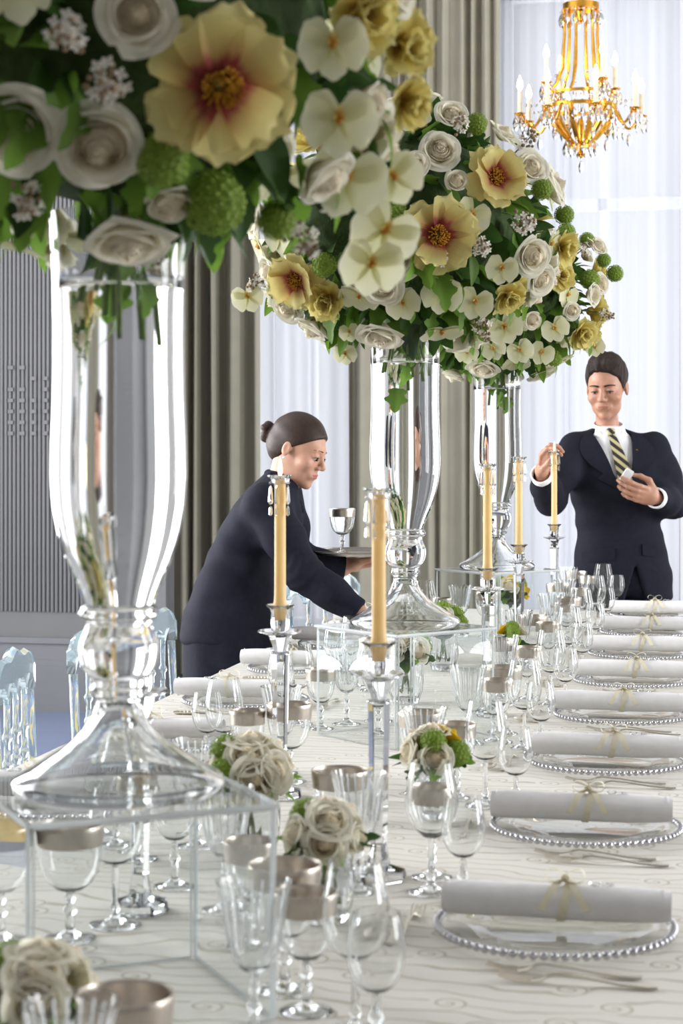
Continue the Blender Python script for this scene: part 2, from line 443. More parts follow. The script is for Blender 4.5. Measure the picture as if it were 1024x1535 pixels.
# ------------------------------------------------------------------ table
TZ = 0.75
UC = -0.66                     # centre line of the table
T0, T1 = 1.15, 7.26            # near and far end
X0, X1 = UC - 0.70, UC + 0.70
tb = thing('banquet_table', 'long banquet table hidden under a cream damask cloth', 'table', (UC, (T0 + T1) / 2, 0))
MB().box((0, 0, TZ - 0.022), (1.36, T1 - T0 - 0.04, 0.03)).build('tabletop', M_plain('plywood', lin(170, 140, 100), 0.6), tb, smooth=False)
for sx in (-1, 1):
    for yy in (-2.7, -0.9, 0.9, 2.7):
        MB().tube([(sx * 0.34, yy, 0), (sx * 0.34, yy, TZ - 0.035)], 0.02, 8).build('leg', DARK, tb)
def cloth():
    m = MB(); rnd = random.Random(4)
    # flat top plus a hanging skirt with soft folds
    nx, ny = 14, 62
    m.grid(lambda u, v: (X0 + (X1 - X0) * u, T0 + (T1 - T0) * v, TZ), nx, ny)
    per = [(X0, T0), (X1, T0), (X1, T1), (X0, T1)]
    L = [X1 - X0, T1 - T0, X1 - X0, T1 - T0]; tot = sum(L)
    def fn(u, v):
        s = u * tot; k = 0
        while k < 3 and s > L[k]: s -= L[k]; k += 1
        a, b = per[k], per[(k + 1) % 4]; f = min(1, s / L[k])
        x = a[0] + (b[0] - a[0]) * f; y = a[1] + (b[1] - a[1]) * f
        nrm = [(0, -1), (1, 0), (0, 1), (-1, 0)][k]
        off = (0.03 + 0.022 * math.sin(u * tot * 21 + 1.3 * math.sin(u * tot * 5))) * v ** 0.7
        return (x + nrm[0] * off, y + nrm[1] * off, TZ - 0.245 * v)
    m.grid(fn, 420, 5)
    return m
cl = cloth().build('tablecloth', CLOTH, None, True, 50)
tag(cl, 'cream damask tablecloth with a wavy scroll pattern covering the long table', 'tablecloth')

# ------------------------------------------------------------------ tall vases on acrylic risers
RH = 0.245
VP = [CW(-0.258, 2.14), CW(0.141, 4.10), CW(0.505, 6.0)]
RYAW = [math.radians(23.4), math.radians(38), math.radians(38)]
WHICH = ['nearest', 'middle', 'farthest']
EDGE = M_plain('edge_glow_paint', lin(226, 229, 229), 0.25, 0, 0.02, 20, trans=0.5)  # pale colour painted in place of the light acrylic carries to its edges
def slab(S1, S2, T):
    """thin acrylic sheet in the xy plane, its two faces clear"""
    return MB().box((0, 0, 0), (S1, S2, T)).mesh('panel', ACRYL, False)
def rim(S1, S2, T, w=0.0014):
    m = MB()
    for s in (-1, 1):
        m.box((0, s * (S2 / 2 + w / 2 + 0.0002), 0), (S1 + 2 * w, w, T)); m.box((s * (S1 / 2 + w / 2 + 0.0002), 0, 0), (w, S2, T))
    return m.mesh('edge', EDGE, False)
def riser(i):
    S, T = 0.285, 0.005
    r = thing('display_riser', 'clear acrylic box riser carrying the %s tall vase' % WHICH[i], 'riser', (VP[i].x, VP[i].y, TZ), TH + RYAW[i], 'acrylic risers')
    o = inst('top_panel', slab(S, S, T), r, loc=(0, 0, RH - T / 2)); inst('edge_glow_strip', rim(S, S, T), o)
    hh = RH - T - 0.006; sd = slab(S - 0.016, hh, T); se = rim(S - 0.016, hh, T)
    for k in range(4):
        o = inst('side_panel', sd, r, M=Matrix.Rotation(k * PI / 2, 4, 'Z') @ Matrix.Translation((0, -(S - T) / 2, hh / 2 + 0.003)) @ Matrix.Rotation(PI / 2, 4, 'X'))
        inst('edge_glow_strip', se, o)
vprof_foot = [(0, 0), (0.118, 0), (0.122, 0.003), (0.1225, 0.013), (0.119, 0.0175), (0.104, 0.026), (0.087, 0.037), (0.068, 0.049), (0.053, 0.060), (0.040, 0.074), (0.031, 0.088), (0.026, 0.102), (0.0262, 0.110),
              (0.031, 0.114), (0.034, 0.119), (0.031, 0.124), (0.030, 0.127), (0.037, 0.136), (0.044, 0.148), (0.0467, 0.161), (0.0455, 0.174), (0.041, 0.185), (0.0385, 0.192), (0.0385, 0.197),
              (0.044, 0.201), (0.0468, 0.207), (0.044, 0.213), (0.0405, 0.217)]
vprof_bowl_o = [(0.0405, 0.217), (0.047, 0.234), (0.057, 0.257), (0.066, 0.281), (0.0725, 0.305), (0.077, 0.332), (0.079, 0.362), (0.0785, 0.40), (0.0765, 0.45), (0.0755, 0.49), (0.0755, 0.54), (0.077, 0.60), (0.0795, 0.65), (0.081, 0.668)]
vprof_bowl_i = [(r - 0.0036, z) for r, z in vprof_bowl_o[::-1]][:3] + [(0.0735, 0.585), (0.071, 0.583), (0, 0.583)]    # filled with water up to here
WATER = M_glass('water_filled_glass', (0.985, 0.99, 0.99, 1), 1.36)
def tall_vase(i):
    r = thing('tall_vase', 'tall clear glass vase on a turned foot, %s of the three' % WHICH[i], 'vase', (VP[i].x, VP[i].y, TZ + RH), 0.3 * i, 'tall glass vases')
    inn = [(0, 0.108), (0.012, 0.104), (0.019, 0.094), (0.026, 0.083), (0.035, 0.070), (0.048, 0.056), (0.064, 0.0445), (0.083, 0.033), (0.100, 0.0225), (0.115, 0.0135), (0.1175, 0.010), (0.1165, 0.0)]
    MB().lathe(inn + vprof_foot[1:] + [(0, 0.2172)], 72).build('foot', GLASS, r, True, 60)
    MB().lathe([(0, 0.2176)] + vprof_bowl_o[0:1] + vprof_bowl_o[1:] + vprof_bowl_i, 96).build('bowl', WATER, r, True, 60)
for i in range(3): riser(i); tall_vase(i)

# ------------------------------------------------------------------ stemware
def flute_mod(n, a0, z0, z1):
    def mod(a, z, j):
        if z < z0 or z > z1: return 1.0
        return 1.0 - a0 * (0.5 + 0.5 * math.cos(n * a)) ** 6
    return mod
def stem_prof(foot, hs, rs, knops):
    p = [(0, 0), (foot * 0.96, 0), (foot, 0.0012), (foot * 0.97, 0.0028), (foot * 0.55, 0.0055), (foot * 0.25, 0.010), (rs * 1.3, 0.015)]
    z = 0.018
    for k in knops:   # (height fraction, radius)
        zz = z + (hs - z) * k[0]
        p += [(rs, zz - 0.007), (k[1], zz - 0.0025), (k[1], zz + 0.0025), (rs, zz + 0.007)]
    p += [(rs, hs - 0.003)]
    return p
def bowl_profile(hs, pts, wall):
    """pts: outer (r, z) from the stem to the rim; returns outer + inner run"""
    inner = [(max(0.0, r - wall), z + (wall * 2.2 if k == 0 else wall * 0.6 * (1 - k / (len(pts) - 1)))) for k, (r, z) in enumerate(pts)][::-1]
    return pts + inner[:-1] + [(0.0, pts[0][1] + wall * 3.0)]
def ring_band(pts, z0, z1, off, wall):
    """outer and inner metal skin following the bowl between heights z0 and z1"""
    zs = [z0 + (z1 - z0) * k / 4 for k in range(5)]
    rr = lambda z: float(np.interp(z, [p[1] for p in pts], [p[0] for p in pts]))
    out = [(rr(z) + off, z) for z in zs]; inn = [(rr(z) - wall - off, z) for z in zs[::-1]]
    out.append((rr(z1) + off * 0.4, z1 + 0.0006))
    return out + [(rr(z1) - wall - off * 0.4, z1 + 0.0006)] + inn + [out[0]]
def goblet(name, label, hs, foot, rs, knops, pts, wall=0.0012, band=None, flutes=None, n=40, group=None):
    r = thing(name, label, 'glass', (0, 0, 0), 0, group)
    MB().lathe(stem_prof(foot, hs, rs, knops) + [(0, hs - 0.003)], 20 if n < 60 else 24).build('stem', GLASS, r, True, 45)
    prof = [(0, pts[0][1] - 0.0004)] + bowl_profile(hs, pts, wall)
    MB().lathe(prof, n, mod=flutes).build('bowl', GLASS, r, True, 60)
    if flutes:      # vertical frosted cuts round the bowl
        m = MB(); rr = lambda z: float(np.interp(z, [p[1] for p in pts], [p[0] for p in pts])) + 0.0004
        for k in range(20):
            a = 2 * PI * k / 20; c, s = math.cos(a), math.sin(a); vs_ = []; ns = 7
            for j in range(ns):
                z = 0.104 + 0.060 * j / (ns - 1); q = rr(z); w = 0.0009 * (0.5 + j / ns)
                vs_ += [(q * c + w * s, q * s - w * c, z), ((q + 0.0007) * c, (q + 0.0007) * s, z), (q * c - w * s, q * s + w * c, z)]
            m.add(vs_, [f for j in range(ns - 1) for f in ((j * 3, j * 3 + 1, j * 3 + 4, j * 3 + 3), (j * 3 + 1, j * 3 + 2, j * 3 + 5, j * 3 + 4))])
        m.build('cut_lines', FROST, r, True, None)
    if band:
        MB().lathe(ring_band(pts, band, pts[-1][1], 0.0005, wall), 40).build('silver_band', BAND, r, True, 50)
    return r
PROTO = {}
def off(o, x): o.location = x
# cut goblet with vertical flutes and a flared rim
S_p = [(0.006, 0.072), (0.014, 0.077), (0.022, 0.086), (0.027, 0.098), (0.0295, 0.112), (0.032, 0.13), (0.035, 0.148), (0.0395, 0.166), (0.0415, 0.172)]
B_p = [(0.006, 0.062), (0.018, 0.066), (0.029, 0.075), (0.036, 0.088), (0.0395, 0.102), (0.0415, 0.118), (0.0425, 0.130), (0.0435, 0.142), (0.0440, 0.150)]
SB_p = [(0.006, 0.058), (0.014, 0.062), (0.023, 0.071), (0.029, 0.084), (0.0318, 0.098), (0.033, 0.112), (0.0338, 0.128), (0.0345, 0.137)]
L_p = [(0.005, 0.082), (0.015, 0.085), (0.026, 0.094), (0.034, 0.108), (0.0375, 0.124), (0.0375, 0.14), (0.035, 0.158), (0.0315, 0.175), (0.029, 0.189)]
M_p = [(0.005, 0.068), (0.013, 0.071), (0.022, 0.079), (0.0285, 0.092), (0.031, 0.106), (0.0305, 0.12), (0.028, 0.138), (0.025, 0.152)]
KINDS = {
 'fluted': dict(name='fluted_goblet', hs=0.072, foot=0.033, rs=0.0048, knops=[(0.35, 0.008), (0.75, 0.0065)], pts=S_p, wall=0.0017, flutes=flute_mod(20, 0.05, 0.08, 0.104), n=80),
 'big': dict(name='silver_banded_goblet', hs=0.062, foot=0.034, rs=0.005, knops=[(0.45, 0.009), (0.85, 0.0075)], pts=B_p, wall=0.0014, band=0.124),
 'small': dict(name='silver_banded_wine_glass', hs=0.058, foot=0.031, rs=0.0044, knops=[(0.3, 0.007), (0.7, 0.0075)], pts=SB_p, wall=0.0013, band=0.112),
 'large_clear': dict(name='wine_glass', hs=0.082, foot=0.035, rs=0.0042, knops=[(0.1, 0.0065)], pts=L_p, wall=0.0011),
 'small_clear': dict(name='small_wine_glass', hs=0.068, foot=0.031, rs=0.0045, knops=[(0.5, 0.008)], pts=M_p, wall=0.0011),
}
DESC = {'fluted': 'fluted crystal goblet', 'big': 'wide silver-banded goblet', 'small': 'narrow silver-banded glass',
        'large_clear': 'tall clear wine glass', 'small_clear': 'small clear wine glass'}
GRP = {'fluted': 'fluted crystal goblets', 'big': 'wide silver-banded goblets', 'small': 'narrow silver-banded glasses', 'large_clear': 'tall clear wine glasses', 'small_clear': 'small clear wine glasses'}
OCC = []
def free(x, y, r):
    for i in range(3):
        a = -(TH + RYAW[i]); dx, dy = x - VP[i].x, y - VP[i].y
        lx, ly = dx * math.cos(a) - dy * math.sin(a), dx * math.sin(a) + dy * math.cos(a)
        if max(abs(lx), abs(ly)) < 0.146 + r: return False
    return all(math.hypot(x - a, y - b) > r + c for a, b, c in OCC)
def settle(x, y, r):
    """nearest free spot on the table"""
    for s in range(0, 60):
        for k in range(16):
            q = s * 0.004; a = k * PI / 8 + s
            if free(x + q * math.cos(a), y + q * math.sin(a), r):
                OCC.append((x + q * math.cos(a), y + q * math.sin(a), r)); return x + q * math.cos(a), y + q * math.sin(a)
    return x, y
# spots kept for the candlesticks and posies (placed further down)
for px_, d_, r_ in ((210, 2.56, .043), (568, 2.75, .043), (420, 3.39, .043), (731, 4.41, .043), (778, 5.46, .043), (831, 6.86, .043), (375, 2.87, .06), (488, 2.50, .055), (58, 1.78, .055), (650, 3.16, .055), (608, 4.62, .06), (664, 5.30, .06), (768, 5.20, .05), (765, 6.45, .06)):
    q_ = CW((px_ - 512) / FPX * d_, d_); OCC.append((q_.x, q_.y, r_))
for X_ in (0.03, 0.11): q_ = CW(X_, 5.71); OCC.append((q_.x, q_.y, 0.085))      # the woman's reaching hand
GR = {'fluted': 0.042, 'big': 0.0445, 'small': 0.0355, 'large_clear': 0.0385, 'small_clear': 0.032}
def place_glass(kind, x, y, label, z=TZ):
    if z == TZ: x, y = settle(x, y, GR[kind])
    rz = (x * 7 + y * 13) % 1.0
    if kind not in PROTO:
        PROTO[kind] = goblet(label=label, group=GRP[kind], **KINDS[kind]); o = PROTO[kind]
        o.location = (x, y, z + 0.0003); o.rotation_euler = (0, 0, rz); return o
    return copy_tree(PROTO[kind], (x, y, z + 0.0003), rz, label)

# ------------------------------------------------------------------ plates, napkins, cutlery
PL_R = 0.155
def make_plate():
    r = thing('charger_plate', '', 'plate', group='beaded charger plates')
    pr = [(0, 0.002), (0.085, 0.002), (0.095, 0.003), (0.125, 0.010), (0.150, 0.0135), (0.152, 0.015), (0.150, 0.0165), (0.124, 0.0135), (0.095, 0.0075), (0.085, 0.0062), (0, 0.0062)]
    MB().lathe(pr, 64).build('dish', PLATEG, r, True, 60)
    m = MB()
    for k in range(74):
        a = 2 * PI * k / 74
        m.sphere((PL_R * math.cos(a), PL_R * math.sin(a), 0.0135), 0.0058, 8, 6)
    m.build('beaded_rim', CRYSTAL_BEAD, r, True, None)
    return r
CRYSTAL_BEAD = M_plain('silvered_glass_bead', lin(190, 190, 194), 0.08, 1.0, 0.05, 60)
def make_napkin(seed=0):
    r = thing('rolled_napkin', '', 'napkin', group='ribbon-tied rolled napkins')
    L, ra = 0.30, 0.0245
    m = MB(); rnd = random.Random(seed)
    # outer roll with a slightly flattened section and a spiral end
    def fn(u, v):
        a = 2 * PI * u; bl = 1 + 0.04 * math.sin(a * 2 + 1) + 0.03 * math.sin(9 * v + 3 * u)
        e = 1 - 0.12 * (abs(v - 0.5) * 2) ** 8
        return ((v - 0.5) * L, ra * 1.08 * bl * e * math.cos(a), ra * 0.95 * bl * e * math.sin(a) + ra * 0.93)
    m.grid(fn, 28, 16, True)
    for s in (-1, 1):     # the spiral of cloth layers seen at the ends
        def sp(u, v, s=s):
            a = u * 2 * PI * 3.6; rr = ra * (0.18 + 0.74 * u)
            return (s * (L / 2 - 0.012 * v + 0.0), rr * math.cos(a), rr * 0.9 * math.sin(a) + ra * 0.93)
        m.grid(sp, 60, 1)
        m.lathe([(0, 0), (ra * 0.95, 0)], 20, M=Matrix.Translation((s * (L / 2 - 0.008), 0, ra * 0.93)) @ Matrix.Rotation(PI / 2, 4, 'Y'))
    m.build('roll', NAPKIN, r, True, 50)
    b = MB()
    def hoop(u, v):
        a = 2 * PI * u; return (0.012 + (v - 0.5) * 0.012 + 0.006 * math.sin(a), ra * 1.16 * math.cos(a), ra * 1.06 * math.sin(a) + ra * 0.95)
    b.grid(hoop, 28, 1, True)
    for s, ln in ((-1, 0.06), (1, 0.05)):      # bow loops and the hanging tails
        def loop(u, v, s=s):
            a = 2 * PI * u
            return (0.012 + s * 0.026 * (1 - math.cos(a)) * 0.5, -0.004 + (v - 0.5) * 0.013 + 0.004 * math.sin(a), ra * 2.0 + 0.009 + 0.011 * math.sin(a) * (0.4 + 0.6 * (1 - math.cos(a)) / 2))
        b.grid(loop, 18, 1, True)
        def tail(u, v, s=s, ln=ln):
            ang = PI / 2 + 0.1 + 1.9 * u
            rr = ra * (1.16 + 0.25 * u)
            return (0.012 + s * (0.004 + 0.03 * u) + (v - 0.5) * 0.011, rr * math.cos(ang), max(0.018 - ra * 0.0, ra * 0.95 + rr * math.sin(ang)))
        b.grid(tail, 10, 1)
    b.sphere((0.012, 0, ra * 2.02 + 0.004), (0.007, 0.007, 0.005), 8, 6)
    b.build('ribbon', RIBBON, r, True, None)
    g = MB().sphere((0, 0, 0), (0.008, 0.006, 0.004), 6, 4)
    g.sphere((0.012, 0.003, -0.001), (0.007, 0.004, 0.003), 6, 4); g.sphere((0.022, -0.002, -0.002), (0.005, 0.004, 0.003), 6, 4)
    g.build('crystal_charm', CRYSTAL, r, False, None, loc=(0.05, 0.002, ra * 1.96))
    return r
def flat_bar(m, pts, wid, th):
    """a bar along x following (x, z) points with width profile"""
    vs_ = []; fs = []
    for (x, z), w in zip(pts, wid):
        vs_ += [(x, -w / 2, z), (x, w / 2, z), (x, w / 2 * 0.8, z + th), (x, -w / 2 * 0.8, z + th)]
    for i in range(len(pts) - 1):
        for k in range(4):
            q = (k + 1) % 4; fs.append((i * 4 + k, i * 4 + q, i * 4 + 4 + q, i * 4 + 4 + k))
    e = len(pts) - 1
    fs += [(3, 2, 1, 0), (e * 4, e * 4 + 1, e * 4 + 2, e * 4 + 3)]
    m.add(vs_, fs)
def make_fork():
    r = thing('fork', '', 'fork', group='silver table forks')
    m = MB()
    flat_bar(m, [(0.095, 0.002), (0.085, 0.0015), (0.05, 0.003), (0.01, 0.008), (-0.025, 0.010), (-0.036, 0.008)], [0.011, 0.014, 0.010, 0.006, 0.006, 0.014], 0.0025)
    m.build('handle', CUTL, r, True, 50)
    h = MB(); flat_bar(h, [(-0.034, 0.008), (-0.042, 0.004), (-0.055, 0.0015)], [0.010, 0.020, 0.021], 0.002)
    h.build('head', CUTL, r, True, 50)
    tm = MB(); flat_bar(tm, [(-0.054, 0.0015), (-0.075, 0.002), (-0.095, 0.007)], [0.003, 0.0028, 0.0018], 0.0018)
    tme = tm.mesh('tine', CUTL, True, 50)
    for k in range(4): inst('tine', tme, r, loc=(0, (k - 1.5) * 0.0058, 0))
    return r
def make_spoon():
    r = thing('spoon', '', 'spoon', group='silver dessert spoons')
    m = MB(); flat_bar(m, [(0.09, 0.002), (0.08, 0.0015), (0.05, 0.003), (0.01, 0.008), (-0.03, 0.009), (-0.042, 0.006)], [0.011, 0.014, 0.010, 0.006, 0.006, 0.009], 0.0025)
    m.build('handle', CUTL, r, True, 50)
    b = MB()
    def fn(u, v):
        a = 2 * PI * u; rr = v
        return (-0.066 + 0.028 * rr * math.cos(a), 0.017 * rr * math.sin(a), 0.001 + 0.008 * rr ** 2.2)
    b.grid(fn, 20, 5, True); b.build('spoon_bowl', CUTL, r, True, None)
    return r
def make_knife():
    r = thing('table_knife', '', 'knife', group='silver table knives')
    m = MB(); m.tube([(0.11, 0, 0.005), (0.10, 0, 0.005), (0.06, 0, 0.005), (0.02, 0, 0.005), (0.0, 0, 0.005)], [0.004, 0.0065, 0.0058, 0.0048, 0.0056], 10)
    for k in range(9): m.sphere((0.02 + k * 0.009, 0, 0.005), (0.0035, 0.0068, 0.006), 8, 5)
    m.build('handle', CUTL, r, True, 50)
    b = MB(); flat_bar(b, [(0.0, 0.0045), (-0.02, 0.004), (-0.07, 0.004), (-0.10, 0.004), (-0.112, 0.004)], [0.008, 0.016, 0.018, 0.015, 0.004], 0.0012)
    b.build('blade', CUTL, r, True, 50)
    return r
ITEM = {}
MAKE = {'plate': make_plate, 'napkin': make_napkin, 'fork': make_fork, 'spoon': make_spoon, 'knife': make_knife}
def place(kind, x, y, z, rz, label):
    if kind not in ITEM:
        ITEM[kind] = MAKE[kind](); o = ITEM[kind]; o.location = (x, y, z); o.rotation_euler = (0, 0, rz); o['label'] = label; return o
    return copy_tree(ITEM[kind], (x, y, z), rz, label)

RV = [2.44 + 0.65 * (k - 1) for k in range(0, 9)]     # right-hand settings (0 lies below the frame)
RU = -0.196
def rname(k): return 'nearest' if k == 1 else ('farthest' if k == 8 else ORD[k - 1] + ' nearest')
GP = {'small_clear': (-0.335, 0.13), 'large_clear': (-0.385, 0.195), 'small': (-0.443, 0.265), 'fluted': (-0.492, 0.205), 'big': (-0.512, 0.295)}
rnd = random.Random(11)
jit = lambda a: rnd.uniform(-a, a)
for k in range(1, 9):
    v = RV[k]; where = 'the %s plate on the right' % rname(k)
    rot = jit(0.02) + (0.10 if k == 8 else 0)
    place('plate', RU, v, TZ + 0.001, jit(0.3), 'clear charger plate with silver beaded rim, %s on the right' % rname(k))
    place('napkin', RU - 0.004 + jit(0.006), v + 0.012, TZ + 0.0195, rot, 'white rolled napkin tied with cream ribbon on %s' % where)
    place('fork', RU + 0.025, v - 0.182, TZ + 0.001, -0.05 + jit(0.03), 'silver fork lying closest to %s' % where)
    place('fork', RU + 0.045, v - 0.222, TZ + 0.001, -0.03 + jit(0.03), 'outer silver fork, one further out from %s' % where)
    place('knife', RU + 0.01, v + 0.185, TZ + 0.001, jit(0.03), 'silver knife with ridged handle lying behind %s' % where)
    place('fork', -0.392, v + 0.0, TZ + 0.001, -PI / 2 + jit(0.03), 'dessert fork lying crosswise above %s' % where)
    if k in (1, 3, 4, 5): place('spoon', -0.425, v - 0.01, TZ + 0.001, PI / 2 + jit(0.03), 'dessert spoon lying crosswise above %s' % where)
for k in range(0, 9):
    where = 'just behind the %s plate on the right' % rname(k) if k else 'at the very front, lower middle of the picture'
    for kd, (gx, gy) in GP.items():
        place_glass(kd, gx + jit(0.008), min(RV[k] + gy + jit(0.008), T1 - 0.05), '%s %s' % (DESC[kd], where))
# left-hand settings, seen across the table
LV = [2.45 + 0.67 * k for k in range(8)]
LU = -1.125
for k in range(1, 7):
    v = LV[k]; nm = 'nearest' if k == 1 else ('farthest' if k == 6 else ORD[k - 1] + ' nearest')
    where = 'the %s plate on the left' % nm
    place('plate', LU, v, TZ + 0.001, jit(0.3), 'clear charger plate with silver beaded rim, %s on the left side' % nm)
    place('napkin', LU - 0.03, v, TZ + 0.0195, PI + jit(0.03), 'white rolled napkin tied with cream ribbon on %s' % where)
    place('fork', LU - 0.03, v + 0.19, TZ + 0.001, PI + jit(0.03), 'silver fork lying behind %s' % where)
    place('knife', LU - 0.02, v - 0.185, TZ + 0.001, PI + jit(0.03), 'silver knife lying on the near side of %s' % where)
    place('fork', -0.92, v + 0.03, TZ + 0.001, PI / 2 + jit(0.03), 'dessert fork lying crosswise above %s' % where)
GL = {'small_clear': (-0.985, -0.21), 'large_clear': (-0.93, -0.29), 'small': (-0.862, -0.36), 'fluted': (-0.812, -0.26), 'big': (-0.775, -0.335)}
for k in range(1, 7):
    nm = 'nearest' if k == 1 else ('farthest' if k == 6 else ORD[k - 1] + ' nearest')
    for kd, (gx, gy) in GL.items():
        if kd == 'big' and k == 1: continue
        place_glass(kd, gx + jit(0.008), LV[k] + gy + jit(0.01), '%s in front of the %s plate on the left' % (DESC[kd], nm))
def px_glass(kind, px, py, label):
    d = (CAMZ - TZ) * FPX / (py - HOR); p = CW((px - 512) / FPX * d, d); place_glass(kind, p.x, p.y, label)
px_glass('big', 105, 1408, 'wide silver-banded goblet under the nearest riser, near the left edge')
px_glass('big', 8, 1412, 'wide silver-banded goblet cut off by the left edge of the picture')
px_glass('large_clear', 150, 1392, 'tall clear wine glass seen through the nearest riser, beside a banded goblet')
px_glass('big', 188, 1739, 'wide silver-banded goblet whose rim shows at the lower left corner')
px_glass('fluted', 105, 1806, 'fluted crystal goblet at the lower left, in front of a banded goblet rim')
px_glass('fluted', 338, 1365, 'fluted crystal goblet in front of the white rose posy left of centre')
px_glass('small', 375, 1420, 'narrow banded glass beside the right edge of the nearest riser')
px_glass('small_clear', 262, 1330, 'small clear wine glass behind the nearest riser, left of the rose posy')
# ------------------------------------------------------------------ candlesticks, candles, candle collars
def prism(m, n, r0, z0, r1, z1, rot=0.0):
    a = [(r0 * math.cos(2 * PI * k / n + rot), r0 * math.sin(2 * PI * k / n + rot), z0) for k in range(n)]
    b = [(r1 * math.cos(2 * PI * k / n + rot), r1 * math.sin(2 * PI * k / n + rot), z1) for k in range(n)]
    f = [(k, (k + 1) % n, n + (k + 1) % n, n + k) for k in range(n)] + [tuple(range(n))[::-1], tuple(range(n, 2 * n))]
    m.add(a + b, f)
CS_H = 0.352           # height of the socket rim where the candle leaves it
def make_stick():
    r = thing('candlestick', '', 'candlestick', group='crystal candlesticks')
    m = MB(); prism(m, 8, 0.040, 0, 0.042, 0.004); prism(m, 8, 0.042, 0.0042, 0.040, 0.013); prism(m, 8, 0.040, 0.0132, 0.017, 0.021); prism(m, 8, 0.017, 0.0212, 0.0115, 0.052)
    m.build('foot', CRYSTAL, r, False)
    m = MB(); prism(m, 6, 0.0125, 0.0524, 0.0165, 0.262); m.build('stem', CRYSTAL, r, False)
    m = MB().lathe([(0, 0.2624), (0.017, 0.2624), (0.0185, 0.2645), (0.017, 0.2665), (0, 0.2665)], 24); prism(m, 6, 0.0105, 0.267, 0.021, 0.296)
    m.build('knop', CRYSTAL, r, True, 30)
    MB().lathe([(0, 0.2964), (0.022, 0.2964), (0.041, 0.303), (0.0425, 0.3045), (0.041, 0.3055), (0.02, 0.3005), (0, 0.3000)], 40).build('drip_pan', CRYSTAL, r, True, 50)
    MB().lathe([(0, 0.3010), (0.011, 0.3010), (0.0165, 0.307), (0.0175, 0.318), (0.0165, 0.338), (0.019, 0.346), (0.026, 0.351), (0.0265, 0.352), (0.025, 0.353), (0.017, 0.349), (0.0122, 0.343), (0.0122, 0.326), (0, 0.3245)], 36).build('socket', CRYSTAL, r, True, 50)
    return r
def make_candle(h, label, lit):
    r = thing('candle', label, 'candle', group='ivory candles')
    MB().lathe([(0, 0), (0.0095, 0), (0.0118, 0.014), (0.0128, 0.022), (0.0128, 0.028), (0.0112, 0.036), (0.0106, 0.06), (0.0102, h - 0.004), (0.0088, h), (0.004, h - 0.002), (0, h - 0.002)], 24).build('wax', WAX, r, True, 60)
    MB().tube([(0, 0, h - 0.003), (0.0006, 0, h + 0.005), (0.002, 0, h + 0.010)], 0.0008, 6).build('wick', DARK, r)
    if lit:
        MB().lathe([(0, h + 0.004), (0.003, h + 0.008), (0.0042, h + 0.014), (0.0036, h + 0.022), (0.0018, h + 0.033), (0, h + 0.042)], 14).build('flame', FLAME, r)
    return r
def make_collar(label):
    """glass follower on top of the candle with hanging prisms"""
    r = thing('candle_collar', label, 'candle collar', group='glass candle collars with drops')
    MB().lathe([(0.0112, -0.004), (0.0135, -0.004), (0.016, 0.000), (0.0175, 0.006), (0.0235, 0.010), (0.0235, 0.012), (0.0175, 0.011), (0.0135, 0.008), (0.0112, 0.004), (0.0112, -0.004)], 32).build('collar', CRYSTAL, r, True, 50)
    for k in range(5):
        a = 2 * PI * k / 5 + 0.35
        m = MB(); c, s = math.cos(a), math.sin(a)
        m.sphere((0.0185 * c, 0.0185 * s, -0.002), 0.0025, 6, 4)
        def ringf(z, rr): return z, rr
        T = Matrix.Translation((0.0175 * c, 0.0175 * s, 0)) @ Matrix.Rotation(a, 4, 'Z')
        m.lathe([(0, -0.006), (0.0022, -0.010), (0.0034, -0.022), (0.0046, -0.036), (0.0034, -0.040), (0, -0.042)], 6, M=T)
        m.lathe([(0, -0.044), (0.0026, -0.048), (0.0032, -0.060), (0, -0.063)], 6, M=T)
        m.build('glass_drop', CRYSTAL, r, False)
    return r
STICKS = [  # px, depth, candle length above socket, lit, description
    (210, 2.56, 0.235, False, 'seen through the foot of the nearest vase'),
    (568, 2.75, 0.2235, True, 'in the centre foreground, right of the woman'),
    (420, 3.39, 0.2327, True, 'in front of the woman with the tray'),
    (731, 4.41, 0.244, False, 'right of the middle vase'),
    (778, 5.46, 0.254, False, 'in front of the farthest vase'),
    (831, 6.86, 0.268, True, 'that the man is lighting'),
]
stick0 = None
for px, d, L, lit, ds in STICKS:
    p = CW((px - 512) / FPX * d, d)
    if stick0 is None: stick0 = make_stick(); o = stick0; o.location = (p.x, p.y, TZ + 0.0003); o['label'] = 'tall faceted crystal candlestick ' + ds
    else: copy_tree(stick0, (p.x, p.y, TZ + 0.0003), TH + 0.35 * d, 'tall faceted crystal candlestick ' + (ds if 'lighting' not in ds else 'beside the man'))
    c = make_candle(L + 0.026, '%s ivory candle %s' % ('lit' if lit else 'unlit', ds), lit); c.location = (p.x, p.y, TZ + CS_H - 0.0268)
    k = make_collar('glass collar with drops on the candle ' + ds); k.location = (p.x, p.y, TZ + CS_H + L - 0.006); k.rotation_euler = (0, 0, d * 2)

